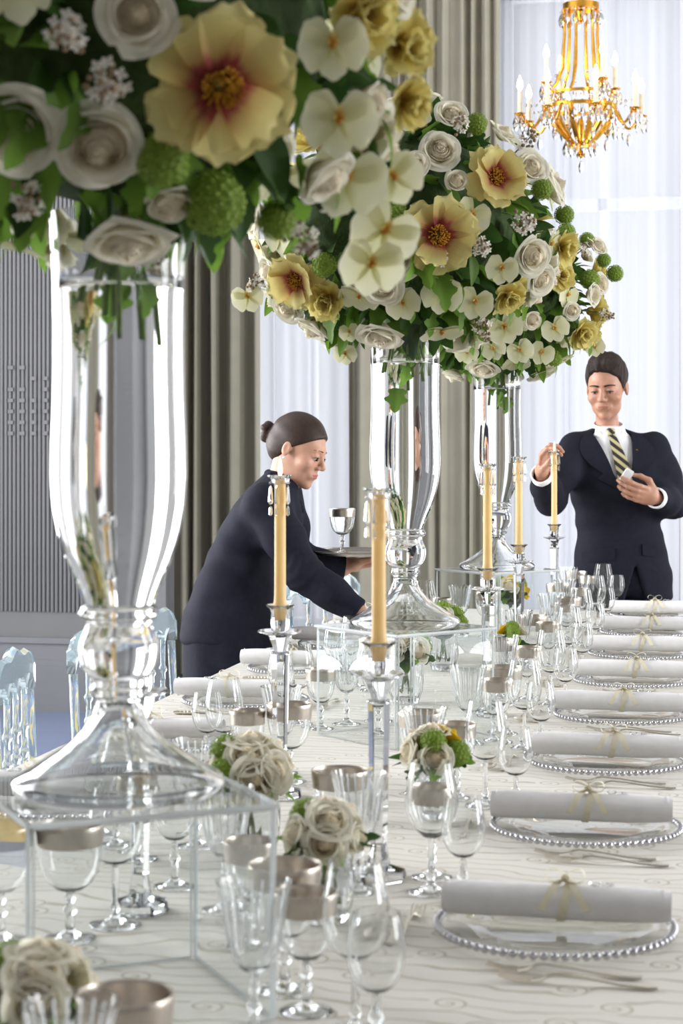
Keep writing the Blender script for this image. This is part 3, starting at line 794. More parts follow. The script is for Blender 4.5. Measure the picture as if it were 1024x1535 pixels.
# ------------------------------------------------------------------ flowers
YEL = M_petal('peony_petal', [(0.0, lin(140, 46, 52)), (0.24, lin(170, 84, 74)), (0.36, lin(206, 172, 108)), (0.62, lin(222, 208, 136)), (1.0, lin(226, 216, 154))], 0.42)
YEL2 = M_petal('double_peony_petal', [(0.0, lin(216, 180, 90)), (0.5, lin(226, 210, 124)), (1.0, lin(230, 220, 150))], 0.45)
ROSEP = M_petal('rose_petal', [(0.0, lin(206, 212, 164)), (0.35, lin(236, 230, 208)), (1.0, lin(243, 240, 226))], 0.45)
ROSEC = M_petal('rose_heart', [(0.0, lin(226, 208, 168)), (0.6, lin(238, 224, 196)), (1.0, lin(244, 237, 218))], 0.42)
ORCH = M_petal('orchid_petal', [(0.0, lin(206, 196, 110)), (0.2, lin(226, 224, 178)), (1.0, lin(232, 231, 204))], 0.42)
ORLIP = M_petal('orchid_lip', [(0.0, lin(206, 140, 60)), (0.5, lin(226, 190, 100)), (1.0, lin(238, 224, 170))], 0.2)
STAM = M_plain('stamens', lin(226, 168, 44), 0.6, 0, 0.25, 300, trans=0.2)
GREENB = M_plain('green_snowball', lin(132, 158, 56), 0.7, 0, 0.35, 90, trans=0.25)
LEAF1 = M_petal('dark_leaf', [(0.0, lin(48, 76, 32)), (1.0, lin(62, 94, 40))], 0.35, 0.45, vein=0.5)
LEAF2 = M_petal('fresh_leaf', [(0.0, lin(90, 124, 44)), (1.0, lin(112, 148, 58))], 0.5, 0.5, vein=0.4)
TWIG = M_plain('brown_buds', lin(150, 128, 104), 0.8, 0, 0.3, 200)
WHITEF = M_plain('white_florets', lin(240, 236, 226), 0.7, 0, 0.05, 100, trans=0.35)
STEMM = M_plain('green_stem', lin(96, 122, 52), 0.6, 0, 0.2, 60)
RANY = M_petal('ranunculus_petal', [(0.0, lin(214, 170, 20)), (1.0, lin(236, 204, 54))], 0.35)

def petal_fn(L, W, cup, bend, notch=0.0, base=0.18, ruf=0.0, sd=0):
    def fn(u, v):
        x = (u - 0.5) * 2
        w = W * (base + (1 - base) * math.sin(min(1, v * 1.18) ** 0.75 * PI * 0.5)) * (1 - 0.55 * max(0, v - 0.72) / 0.28 * max(0, v - 0.72) / 0.28)
        xx = x * w
        yv = L * (v - notch * v ** 6 * (0.35 + 0.65 * abs(math.sin(2.6 * x + sd))) - 0.10 * (x * x) * v ** 3)
        # bend along the length, cup across
        ang = bend * v
        yy = yv * math.cos(ang * 0.5); zz = yv * math.sin(ang * 0.5)
        zz += cup * x * x * W * (0.4 + 0.6 * math.sin(PI * v)) + ruf * W * v * v * math.sin(5 * x + sd * 2)
        return (xx, yy, zz)
    return fn
def heart_petal(R, H, w):
    def fn(u, v):
        x = (u - 0.5) * 2
        rad = R * (0.45 + 0.55 * math.sin(min(1, v * 1.7) * PI / 2)) * (1 - 0.30 * max(0, v - 0.45) / 0.55) + 0.05 * R * max(0, v - 0.9) * 10
        a = x * w; z = H * v * (1 - 0.10 * abs(x) ** 2.5)
        return (rad * math.sin(a), -rad * math.cos(a), z)
    return fn
def rose_petal(R, H, w, flare, curl):
    def fn(u, v):
        x = (u - 0.5) * 2
        rad = R * (0.28 + 0.72 * math.sin(min(1, v * 1.25) * PI / 2)) + flare * max(0, v - 0.62) ** 2 * 4
        top = 1 - 0.16 * abs(x) ** 2.6
        z = H * v * top - curl * max(0, v - 0.82) / 0.18 * 0.12 * H
        a = x * w * (0.55 + 0.45 * math.sin(min(1, v * 1.6) * PI / 2)) * (1 - 0.25 * max(0, v - 0.8) / 0.2)
        rad *= 1 + 0.03 * math.sin(3 * x + R * 80)
        return (rad * math.sin(a), -rad * math.cos(a), z)
    return fn
FL = {}     # kind -> (root mesh, [(name, mesh, matrix)])
def reg(kind, name, root_me, subs): FL[kind] = (name, root_me, subs)
def mk_rose(kind, openness, nout, seed, mo=None, mh=None):
    mo = mo or ROSEP; mh = mh or ROSEC
    rr = random.Random(seed); h = MB()
    for i in range(13):            # tight heart
        R = 0.10 + 0.043 * i; H = 1.0 - 0.020 * i
        p = MB().grid(heart_petal(R, H, 1.45), 8, 6)
        h.extend(p, Matrix.Rotation(i * 2.4 + rr.uniform(-.2, .2), 4, 'Z') @ Matrix.Translation((0, 0, rr.uniform(-.02, .02) - 0.01 * i)))
    h.sphere((0, 0, -0.02), (0.16, 0.16, 0.16), 8, 5); q0 = len(h.v); h.lathe([(0.34, 0.2), (0.36, 0.5), (0.22, 0.74), (0.08, 0.88), (0, 0.9)], 12); h.t[q0:] = [0.75] * (len(h.v) - q0)
    subs = []
    for i in range(nout):
        k = i / (nout - 1)
        p = MB().grid(rose_petal(0.57 + 0.26 * k + openness * 0.10 * k, 0.84 - 0.16 * k, 1.12, 0.10 + 0.42 * openness * k, 0.8 + 1.6 * k), 9, 7)
        me = p.mesh('petal', mo, True, None, True)
        subs.append(('petal', me, Matrix.Rotation(i * 2.39 + rr.uniform(-.25, .25), 4, 'Z') @ Matrix.Rotation(-0.10 * openness * k, 4, 'X') @ Matrix.Translation((0, 0, -0.08 * k))))
    reg(kind, 'rose', h.mesh('rose', mh, True, None, True), subs)
mk_rose('rose', 0.6, 9, 1); mk_rose('rose2', 1.0, 10, 2); mk_rose('bud', 0.25, 6, 3); mk_rose('ranunculus', 0.5, 9, 5, RANY, RANY)
def mk_peony(kind, n1, n2, seed, mat, stam=True, lift=0.45):
    rr = random.Random(seed); m = MB()
    if stam:
        for k in range(150):
            a = rr.uniform(0, 2 * PI); q = math.sqrt(rr.random()); tip = Vector((math.cos(a) * q * 0.25, math.sin(a) * q * 0.25, 0.24 - 0.08 * q + rr.uniform(-.03, .03)))
            if q < 0.25: tip.z -= 0.04
            m.tube([(tip.x * 0.4, tip.y * 0.4, 0.02), (tip.x * 0.85, tip.y * 0.85, tip.z * 0.7), tip], [0.007, 0.009, 0.013], 4)
            m.sphere(tip, (0.016, 0.016, 0.022), 5, 3)
    else: m.sphere((0, 0, 0.05), (0.2, 0.2, 0.2), 8, 6)
    subs = []
    for lay, n in ((0, n1), (1, n2)):
        for i in range(n):
            f = petal_fn(rr.uniform(0.92, 1.06) - 0.12 * lay, (0.36 if stam else 0.32) + 0.07 * rr.random(), rr.uniform(0.05, 0.30), rr.uniform(-0.35, 0.35), rr.uniform(0.10, 0.22), 0.22, rr.uniform(0.0, 0.09), i)
            me = MB().grid(f, 8, 8).mesh('petal', mat, True, None, True)
            tilt = lift * (0.55 if lay == 0 else 1.25) + rr.uniform(-.12, .12)
            subs.append(('petal', me, Matrix.Rotation(2 * PI * (i + 0.5 * lay) / n + rr.uniform(-.12, .12), 4, 'Z') @ Matrix.Rotation(tilt + rr.uniform(-.12, .12), 4, 'X') @ Matrix.Rotation(rr.uniform(-.32, .32), 4, 'Y') @ Matrix.Translation((0, 0.06, 0.01 * lay))))
    reg(kind, 'peony', m.mesh('peony', STAM if stam else mat, True, None, True), subs)
mk_peony('peony', 6, 5, 4, YEL, True, 0.22); mk_peony('peony2', 6, 5, 9, YEL, True, 0.42)
mk_peony('double', 10, 10, 6, YEL2, False, 0.95)
def mk_orchid():
    m = MB()
    for s in (-1, 1): m.grid(lambda u, v, s=s: (s * (0.03 + 0.11 * math.sin(PI * v) * u), -0.06 - 0.16 * v + 0.07 * u, 0.10 + 0.14 * u * math.sin(PI * v)), 4, 5)
    m.grid(lambda u, v: ((u - 0.5) * 0.18 * math.sin(PI * min(1, v + 0.1)), -0.06 - 0.34 * v, 0.10 + 0.10 * v * v), 4, 6)
    m.sphere((0, 0.02, 0.10), (0.07, 0.09, 0.10), 8, 5)
    subs = []
    big = MB().grid(petal_fn(0.95, 0.62, 0.08, 0.15, 0, 0.12), 8, 8).mesh('petal', ORCH, True, None, True)
    sep = MB().grid(petal_fn(0.92, 0.36, 0.10, 0.12, 0, 0.2), 7, 8).mesh('sepal', ORCH, True, None, True)
    for a in (PI / 2 - 0.12, -PI / 2 + 0.12): subs.append(('petal', big, Matrix.Rotation(a, 4, 'Z') @ Matrix.Rotation(0.12, 4, 'X') @ Matrix.Translation((0, 0, 0.03))))
    for a in (0, 2.25, -2.25): subs.append(('sepal', sep, Matrix.Rotation(a, 4, 'Z') @ Matrix.Rotation(0.05, 4, 'X')))
    reg('orchid', 'orchid', m.mesh('orchid', ORLIP, True, None, True), subs)
mk_orchid()
def mk_snowball():
    rr = random.Random(8); m = MB(); n = 110
    m.sphere((0, 0, 0), 0.86, 12, 8)
    for k in range(n):
        z = 1 - 2 * (k + 0.5) / n; a = k * 2.39996; q = math.sqrt(1 - z * z); dr = Vector((q * math.cos(a), q * math.sin(a), z))
        B = basis(dr, rr.uniform(0, 6), dr * rr.uniform(0.84, 0.97))
        for j in range(4):
            w = j * PI / 2
            m.add([B @ Vector(p) for p in [(0, 0, 0), (0.17 * math.cos(w - .5), 0.17 * math.sin(w - .5), 0.05), (0.2 * math.cos(w), 0.2 * math.sin(w), 0.09), (0.17 * math.cos(w + .5), 0.17 * math.sin(w + .5), 0.05)]], [(0, 1, 2, 3)])
    reg('snowball', 'guelder_rose', m.mesh('guelder_rose', GREENB, True, None), [])
mk_snowball()
def mk_spray():
    rr = random.Random(12); b = MB(); w = MB()
    b.tube([(0, 0, -0.9), (0, 0, 1.0)], [0.05, 0.03], 5)
    for k in range(46):
        z = rr.uniform(-0.2, 1.0); a = rr.uniform(0, 6.3); q = (0.15 + 0.4 * rr.random()) * (1.15 - 0.6 * max(0, z)); c = Vector((q * math.cos(a), q * math.sin(a), z + 0.1))
        if k % 2 == 0: b.sphere(c, rr.uniform(0.07, 0.11), 6, 4)
        else:
            B = basis(c + Vector((0, 0, 0.2)), rr.uniform(0, 6), c)
            for j in range(4):
                t_ = j * PI / 2
                w.add([B @ Vector(p) for p in [(0, 0, 0), (0.13 * math.cos(t_ - .6), 0.13 * math.sin(t_ - .6), 0.02), (0.19 * math.cos(t_), 0.19 * math.sin(t_), 0.05), (0.13 * math.cos(t_ + .6), 0.13 * math.sin(t_ + .6), 0.02)]], [(0, 1, 2, 3)])
    reg('spray', 'blossom_spray', b.mesh('blossom_spray', TWIG, True, None), [('white_florets', w.mesh('white_florets', WHITEF, True, None), Matrix())])
mk_spray()
def leaf_fn(W, lob, bend):
    def fn(u, v):
        x = (u - 0.5) * 2
        w = W * math.sin(PI * min(1, v * 0.93 + 0.07) ** 0.8) ** 0.8 * (1 + lob * math.sin(v * PI * 5))
        w = max(w, 0.012)
        return (x * w, v, 0.22 * abs(x) * w - bend * v * v)
    return fn
LEAVES = []
for W, lob, bend, mt in ((0.30, 0.0, 0.25, LEAF1), (0.30, 0.30, 0.35, LEAF2), (0.38, 0.34, 0.15, LEAF1), (0.22, 0.0, 0.4, LEAF2)):
    LEAVES.append(MB().grid(leaf_fn(W, lob, bend), 6, 11).mesh('leaf', mt, True, None, True))

def put(kind, parent, pos, dr, size, spin=0.0):
    nm, me, subs = FL[kind]
    o = inst(nm, me, parent, M=basis(dr, spin, pos, size))
    for sn, sm, M in subs: inst(sn, sm, o, M=M)
    return o
def leaf(parent, pos, dr, size, spin, k, nm='leaf'):
    """leaf growing from pos along dr"""
    d = Vector(dr).normalized(); x = d.cross(Vector((0.13, 0.21, 0.97))).normalized(); z = x.cross(d)
    R = Matrix((x, d, z)).transposed().to_4x4()
    return inst(nm, LEAVES[k % 4], parent, M=Matrix.Translation(pos) @ Matrix.Rotation(spin, 4, d) @ R @ Matrix.Scale(size, 4))

BALL_A, BALL_C = 0.345, 0.285       # half width and half height of a bouquet
BZ = CAMZ + 0.485
EYE = Vector((0, 0, CAMZ))
RAD = {'peony': 0.095, 'peony2': 0.095, 'double': 0.075, 'rose': 0.042, 'rose2': 0.045, 'bud': 0.032, 'orchid': 0.05, 'snowball': 0.03, 'spray': 0.045}
SCL = {'peony': 1.0, 'peony2': 1.0, 'double': 1.0, 'rose': 1.0, 'rose2': 0.9, 'bud': 1.1, 'orchid': 1.0, 'snowball': 1.0, 'spray': 1.0}
def bouquet(i, hand, nfill, seed):
    rr = random.Random(seed)
    C = Vector((VP[i].x, VP[i].y, BZ)); D = Vector((BALL_A, BALL_A, BALL_C))
    lab = ['large bouquet of yellow peonies, white roses and orchids filling the upper left',
           'round bouquet of peonies, roses and orchids on the middle vase',
           'round bouquet of orchids, roses and greenery on the farthest vase, above the man'][i]
    root = thing('flower_arrangement', lab, 'flowers', C, 0, 'tall flower arrangements')
    pts = []
    def onball(px, py):
        """point of the ball seen at a photo pixel"""
        d = (PT(px, py, 1.0) - EYE).normalized()
        o = EYE - C; a = Vector((d.x / D.x, d.y / D.y, d.z / D.z)); b = Vector((o.x / D.x, o.y / D.y, o.z / D.z))
        A = a.dot(a); B = a.dot(b); Cc = b.dot(b) - 1; q = B * B - A * Cc
        t = (-B - math.sqrt(max(0, q))) / A
        return EYE + d * t - C
    for kind, px, py, dia in hand:
        p = onball(px, py); dep = (p + C - EYE).dot(Vector((-ST, CT, 0)))
        R = dia / 2 / FPX * dep
        n = Vector((p.x / D.x ** 2, p.y / D.y ** 2, p.z / D.z ** 2)).normalized()
        to = (EYE - (p + C)).normalized()
        dr = (n * 0.75 + to * 0.55).normalized()
        if kind == 'orchid': dr = (n * 0.3 + to + Vector((0, 0, -0.1))).normalized()
        sc = R / {'rose': 0.95, 'rose2': 1.05, 'bud': 0.8, 'spray': 0.8}.get(kind, 1.0)
        spin = rr.uniform(0, 6.3) if kind != 'orchid' else PI + rr.uniform(-.5, .5)
        drop = {'rose': 0.5, 'rose2': 0.5, 'bud': 0.4, 'double': 0.25}.get(kind, 0.0)
        put(kind, root, p - dr * sc * drop, dr, sc, spin); pts.append((p, R * 0.8))
    kinds = ['rose', 'rose2', 'orchid', 'orchid', 'snowball', 'double', 'spray', 'bud', 'rose', 'orchid', 'peony', 'orchid', 'double', 'rose2']
    tries = 0; cnt = 0
    while cnt < nfill and tries < 4000:
        tries += 1
        z = rr.uniform(-0.98, 1); a = rr.uniform(0, 2 * PI); q = math.sqrt(1 - z * z)
        p = Vector((q * math.cos(a) * D.x, q * math.sin(a) * D.y, z * D.z))
        if z < -0.8 and q < 0.4: continue
        kd = kinds[rr.randrange(len(kinds))]; R = RAD[kd] * rr.uniform(0.85, 1.1)
        if kd in ('peony', 'double') and z < -0.5: continue
        if any((p - e).length < (R + er) * 0.70 for e, er in pts): continue
        n = Vector((p.x / D.x ** 2, p.y / D.y ** 2, p.z / D.z ** 2)).normalized()
        if kd == 'orchid': n = (n + Vector((0, 0, -0.2))).normalized()
        put(kd, root, p - n * R * 0.35, n, R, rr.uniform(0, 6.3) if kd != 'orchid' else PI + rr.uniform(-.4, .4)); pts.append((p, R)); cnt += 1
    core = MB().sphere((0, 0, 0), (D.x * 0.70, D.y * 0.70, D.z * 0.72), 24, 14)
    core.build('foam_core', M_plain('moss_core', lin(54, 74, 34), 0.95, 0, 0.3, 60, 0.6), root, True, None)
    for k in range(420):
        z = rr.uniform(-1, 1); a = rr.uniform(0, 2 * PI); q = math.sqrt(1 - z * z); e = Vector((q * math.cos(a), q * math.sin(a), z))
        p = Vector((e.x * D.x, e.y * D.y, e.z * D.z)) * rr.uniform(0.66, 0.80)
        tang = Vector((rr.gauss(0, 1), rr.gauss(0, 1), rr.gauss(-0.3, 1)))
        ld = e * 1.0 + tang * 0.5; ls = rr.uniform(0.055, 0.088); tipp = p + ld.normalized() * ls
        if any((tipp - c_).length < r_ * 0.85 for c_, r_ in pts): continue
        leaf(root, p, ld, ls, rr.uniform(-1, 1), rr.randrange(4))
    for k in range(46):           # fringe of leaves hanging round the lower edge
        a = rr.uniform(0, 2 * PI); q = rr.uniform(0.35, 0.95)
        p = Vector((math.cos(a) * q * D.x, math.sin(a) * q * D.y, -D.z * math.sqrt(max(0.02, 1 - q * q)) * 0.80))
        leaf(root, p, Vector((math.cos(a) * 0.45, math.sin(a) * 0.45, -1 + rr.uniform(-.2, .4))), rr.uniform(0.045, 0.08), rr.uniform(-1, 1), rr.choice((1, 3, 1)), 'hanging_leaf')
    # stems and trailing leaves inside the mouth of the vase
    st = MB(); zt = TZ + RH + 0.668 - C.z
    for k in range(9):
        a = rr.uniform(0, 6.3); q = rr.uniform(0.0, 0.035)
        st.tube([(math.cos(a) * q * 0.6, math.sin(a) * q * 0.6, -D.z * 0.55), (math.cos(a) * q, math.sin(a) * q, zt - 0.02), (math.cos(a) * q * 1.4, math.sin(a) * q * 1.4, zt - rr.uniform(0.06, 0.16))], 0.0028, 6)
    st.build('stems', STEMM, root, True, None)
    for k in range(12):
        a = rr.uniform(0, 6.3); q = rr.uniform(0.0, 0.03)
        leaf(root, Vector((math.cos(a) * q, math.sin(a) * q, zt - 0.01 - 0.012 * k * rr.random())), Vector((math.cos(a) * .25, math.sin(a) * .25, -1)), rr.uniform(0.035, 0.055), rr.uniform(-1, 1), rr.choice((1, 3)), 'trailing_leaf')
    return root
bouquet(0, [('peony', 330, 128, 262), ('rose2', 205, 22, 118), ('rose', 148, 222, 135), ('rose2', 28, 195, 135), ('spray', 102, 45, 90), ('spray', 48, 292, 80), ('snowball', 243, 240, 84), ('snowball', 320, 303, 98),
            ('orchid', 507, 178, 130), ('orchid', 518, 265, 140), ('orchid', 575, 345, 120), ('orchid', 556, 395, 110), ('orchid', 498, 66, 120), ('double', 545, 22, 150), ('double', 606, 70, 130), ('double', 612, 152, 110), ('snowball', 415, 330, 60), ('spray', 450, 345, 70),
            ('orchid', 590, 265, 100)], 90, 21)
bouquet(1, [('peony', 657, 352, 132), ('peony2', 742, 266, 116), ('rose', 660, 224, 62), ('rose', 800, 384, 60), ('rose2', 798, 250, 56), ('rose', 574, 430, 60), ('rose', 678, 170, 50), ('orchid', 662, 440, 70), ('orchid', 604, 454, 60), ('orchid', 712, 452, 62),
            ('orchid', 756, 490, 62), ('orchid', 752, 402, 56), ('double', 845, 372, 70), ('double', 762, 445, 66), ('rose2', 812, 420, 52), ('spray', 720, 370, 44), ('spray', 782, 335, 52), ('spray', 690, 190, 40), ('snowball', 714, 186, 34), ('snowball', 812, 284, 32), ('snowball', 846, 322, 30),
            ('rose2', 430, 462, 56), ('orchid', 372, 444, 56), ('peony2', 445, 420, 110), ('double', 490, 450, 80), ('spray', 395, 420, 44), ('spray', 660, 385, 40), ('orchid', 518, 530, 40), ('orchid', 524, 497, 36)], 85, 22)
bouquet(2, [('orchid', 832, 492, 48), ('orchid', 780, 525, 46), ('orchid', 740, 522, 42), ('orchid', 812, 528, 44), ('orchid', 700, 528, 40), ('double', 872, 500, 60), ('rose', 902, 425, 32), ('rose', 898, 368, 32), ('snowball', 922, 410, 26), ('snowball', 905, 390, 22), ('snowball', 880, 360, 24), ('double', 840, 415, 56),
            ('rose', 858, 466, 28), ('spray', 905, 470, 30), ('orchid', 892, 520, 34)], 90, 23)

# ------------------------------------------------------------------ small posies in cut-glass tumblers
def posy_glass(label, p, s):
    r = thing('posy_vase', label, 'vase', p, 0, 'cut-crystal posy vases')
    mod = lambda a, z, j: 1.0 + (0.045 * math.cos(9 * a + z * 190) * math.cos(9 * a - z * 190) if 0.012 < z / s < 0.082 and j < 9 else 0)
    o = [(0, 0), (0.026, 0), (0.030, 0.003), (0.033, 0.012), (0.038, 0.03), (0.041, 0.05), (0.0405, 0.068), (0.038, 0.082), (0.040, 0.092)]
    inn = [(0.0375, 0.092), (0.0355, 0.082), (0.0365, 0.068), (0.037, 0.05), (0.034, 0.03), (0.028, 0.014), (0, 0.012)]
    MB().lathe([(a * s, b * s) for a, b in o + inn], 72, mod).build('cut_glass_bowl', CRYSTAL, r, True, 35)
    return r
POSY = [  # px of flowers, depth, hand flowers (kind, angle, tilt, size), label words
    (375, 2.87, 1.15, ['rose2', 'snowball', 'rose', 'rose2', 'bud', 'rose', 'snowball', 'rose2', 'rose', 'bud', 'rose'], 'white rose posy behind the foot of the nearest vase'),
    (488, 2.50, 0.95, ['rose', 'snowball', 'rose2', 'rose', 'rose2', 'rose', 'rose', 'bud', 'rose'], 'white and green posy behind banded glasses, centre foreground'),
    (58, 1.78, 0.95, ['rose2', 'snowball', 'rose', 'rose', 'bud', 'rose2', 'rose'], 'white and green posy cut off at the lower left corner'),
    (650, 3.16, 0.95, ['rose', 'rose2', 'snowball', 'ranunculus', 'snowball', 'rose', 'rose', 'snowball', 'rose'], 'green and yellow posy just right of the front candlestick'),
    (608, 4.62, 1.1, ['rose2', 'snowball', 'rose', 'snowball', 'rose2', 'rose', 'rose', 'snowball'], 'rose and green posy seen through the middle riser'),
    (664, 5.30, 1.1, ['snowball', 'snowball', 'rose', 'snowball', 'rose2', 'snowball'], 'green posy seen just above the far edge of the middle riser'),
    (768, 5.20, 0.8, ['snowball', 'ranunculus', 'snowball', 'rose', 'snowball'], 'green posy with yellow flowers right of the fourth candlestick'),
    (765, 6.45, 1.1, ['ranunculus', 'snowball', 'rose', 'snowball', 'rose2', 'ranunculus'], 'yellow and green posy behind the farthest riser'),
]
for q, (px, d, s, fl_, ds) in enumerate(POSY):
    p = CW((px - 512) / FPX * d, d, TZ + 0.0004)
    posy_glass('cut-crystal vase of the ' + ds, p, s)
    root = thing('posy', ds, 'flowers', (p.x, p.y, TZ + 0.092 * s + 0.002), 0, 'table posies')
    rr = random.Random(40 + q)
    n = len(fl_); cam_a = math.atan2(-p.y, -p.x)
    for k, kd in enumerate(fl_):
        if k == 0: e = Vector((0.0, 0.0, 1.0)) + Vector((math.cos(cam_a), math.sin(cam_a), 0)) * 0.15
        elif k < 4: a = cam_a + (k - 2) * 2.0 + rr.uniform(-.2, .2); e = Vector((math.cos(a) * 0.75, math.sin(a) * 0.75, 0.75))
        else: a = cam_a + (k - 4 - (n - 5) / 2) * 2 * PI / (n - 4) * 0.95 + rr.uniform(-.15, .15); e = Vector((math.cos(a), math.sin(a), rr.uniform(0.05, 0.28)))
        e.normalize(); R = 0.034 * (0.74 if kd == 'snowball' else 0.78 if kd == 'bud' else 0.95) * s
        put(kd, root, Vector((0, 0, 0.022)) + e * 0.044 * s - (e * R * 0.3 if kd != 'snowball' else Vector()), e, R, rr.uniform(0, 6.3))
    MB().sphere((0, 0, 0.018), (0.034 * s, 0.034 * s, 0.03 * s), 12, 8).build('green_core', LEAF1, root, True, None)
    for k in range(9):
        a = rr.uniform(0, 6.3); leaf(root, Vector((math.cos(a) * 0.02, math.sin(a) * 0.02, 0.012)), Vector((math.cos(a), math.sin(a), rr.uniform(-0.25, 0.5))), rr.uniform(0.05, 0.062) * s, rr.uniform(-1, 1), rr.randrange(4))
    stm = MB()
    for k in range(6):
        a = k * 1.05; stm.tube([(0.012 * math.cos(a), 0.012 * math.sin(a), 0.005), (-0.016 * s * math.cos(a), -0.016 * s * math.sin(a), -0.070 * s)], 0.0022, 5)
    stm.build('stems', STEMM, root, True, None)
# ------------------------------------------------------------------ clear resin chairs on the far side
def make_chair():
    r = thing('ballroom_chair', '', 'chair', group='transparent ballroom chairs')
    # local: sitter faces +x, back at x=0; origin on the floor below the back
    W = 0.19
    def turned(z0, z1, r0, rings, x0=0.0, x1=0.0):
        p = [(0, z0), (r0, z0)]
        for f in rings:
            z = z0 + (z1 - z0) * f
            p += [(r0 * 0.9, z - 0.011), (r0 * 1.45, z - 0.005), (r0 * 1.45, z + 0.005), (r0 * 0.9, z + 0.011)]
        return p + [(r0, z1), (0, z1)]
    post = MB().lathe(turned(0.0, 0.80, 0.0125, [0.1, 0.2, 0.52, 0.56, 0.60, 0.64, 0.68, 0.72, 0.76]), 12).mesh('back_post', RESIN, True, 50)
    for s in (-1, 1): inst('back_post', post, r, M=Matrix.Translation((0, s * W, 0)) @ Matrix.Rotation(-0.05, 4, 'Y'))
    spn = MB().lathe(turned(0.45, 0.815, 0.0085, [0.12, 0.2, 0.28, 0.42, 0.5, 0.58, 0.75]), 10).mesh('spindle', RESIN, True, 50)
    for k in range(3): inst('spindle', spn, r, loc=(-0.032, (k - 1) * 0.095, 0))
    # scalloped top rail: arches between the posts, swan-neck top
    m = MB(); n = 48; T = 0.013
    def zt(u): y = (u - 0.5) * 2; return 0.905 + 0.012 * math.cos(y * PI * 1.0) + 0.007 * math.cos(y * PI * 3) - 0.022 * max(0, abs(y) - 0.85) / 0.15
    def zb(u): return 0.800 + 0.045 * abs(math.sin(u * PI * 4)) ** 0.7
    vs_ = []; fs = []
    for i in range(n + 1):
        u = i / n; y = (u - 0.5) * 2 * (W + 0.016)
        for x, z in ((-T, zb(u)), (T, zb(u)), (T, zt(u) - 0.008), (0, zt(u)), (-T, zt(u) - 0.008)): vs_.append((x - 0.04, y, z))
    for i in range(n):
        for k in range(5): q = (k + 1) % 5; fs.append((i * 5 + k, i * 5 + 5 + k, i * 5 + 5 + q, i * 5 + q))
    fs += [(0, 1, 2, 3, 4), tuple(n * 5 + k for k in (4, 3, 2, 1, 0))]
    m.add(vs_, fs); m.build('top_rail', RESIN, r, True, 40)
    MB().box((-0.02, 0, 0.455), (0.022, 2 * W - 0.03, 0.03)).build('lower_rail', RESIN, r, True, 40)
    MB().box((0.205, 0, 0.445), (0.39, 0.40, 0.03)).build('seat', RESIN, r, True, 40)
    MB().box((0.205, 0, 0.475), (0.37, 0.37, 0.028)).build('seat_pad', M_plain('white_seat_pad', lin(222, 222, 224), 0.8), r, True, 40)
    fl_ = MB().lathe(turned(0.0, 0.43, 0.0125, [0.15, 0.3, 0.36, 0.42, 0.8]), 12).mesh('front_leg', RESIN, True, 50)
    for s in (-1, 1): inst('front_leg', fl_, r, loc=(0.37, s * 0.165, 0))
    for z in (0.18, 0.27):
        MB().tube([(0.37, -0.16, z), (0.37, 0.16, z)], 0.008, 8).build('stretcher', RESIN, r)
    for s in (-1, 1): MB().tube([(0, s * W * 0.98, 0.2), (0.37, s * 0.165, 0.2)], 0.008, 8).build('stretcher', RESIN, r)
    return r
CH = [(44, 4.33, 0.16, 'transparent ice-blue ballroom chair at the far left edge'), (168, 5.0, -0.02, 'transparent ballroom chair behind the bulb of the nearest vase'), (243, 5.45, -0.06, 'transparent ballroom chair between the nearest vase and the woman'), (497, 6.98, -0.5, 'transparent ballroom chair under the serving tray')]
chair0 = None
for px, d, rz, lb in CH:
    p = CW((px - 512) / FPX * d, d)
    if chair0 is None: chair0 = make_chair(); chair0.location = p; chair0.rotation_euler = (0, 0, rz); chair0['label'] = lb
    else: copy_tree(chair0, p, rz, lb)

# ------------------------------------------------------------------ chandelier
cx = thing('chandelier', 'gilt chandelier with candle bulbs and crystal drops hanging before the sheer curtain', 'chandelier', (0, 0, 0))
cp = PT(871, 262, 9.5); cx.location = (cp.x, cp.y, cp.z)
K = 9.5 / FPX                       # metres per photo pixel at that depth
MB().tube([(0, 0, 62 * K), (0, 0, 8.0 * K + 0.10)], 0.008, 8).build('stem', GOLD, cx)
m = MB().lathe([(0, 24 * K), (7 * K, 30 * K), (5 * K, 36 * K), (14 * K, 40 * K), (15 * K, 44 * K), (4 * K, 50 * K), (6 * K, 62 * K), (3.5 * K, 84 * K), (0, 86 * K)], 20)
m.build('bottom_finial', GOLD, cx, True, 50)
def hoop(m, R, z, hgt, th):
    m.lathe([(R, z), (R, z + hgt), (R - th, z + hgt), (R - th, z), (R, z)], 48)
g = MB(); hoop(g, 54 * K, 98 * K, 5 * K, 3 * K); hoop(g, 54 * K, 117 * K, 4 * K, 3 * K)
g.build('gallery_ring', GOLD, cx, True, 40)
bar = MB().lathe([(0, 0), (2.2 * K, 1 * K), (2.6 * K, 7 * K), (2.2 * K, 13 * K), (0, 14 * K)], 6).mesh('gallery_drop', CRYSTAL, False)
for k in range(30):
    a = 2 * PI * k / 30; inst('gallery_drop', bar, cx, loc=(53 * K * math.cos(a), 53 * K * math.sin(a), 103 * K))
g = MB(); hoop(g, 27 * K, 247 * K, 9 * K, 4 * K); g.lathe([(0, 250 * K), (25 * K, 250 * K), (25 * K, 253 * K), (0, 258 * K)], 24)
g.lathe([(0, 226 * K), (5 * K, 232 * K), (8 * K, 244 * K), (0, 250 * K)], 16)
g.build('crown_ring', GOLD, cx, True, 40)
MB().tube([(0, 0, 255 * K), (0, 0, 4.70 - cp.z)], 0.012, 8).build('suspension_rod', GOLD, cx)
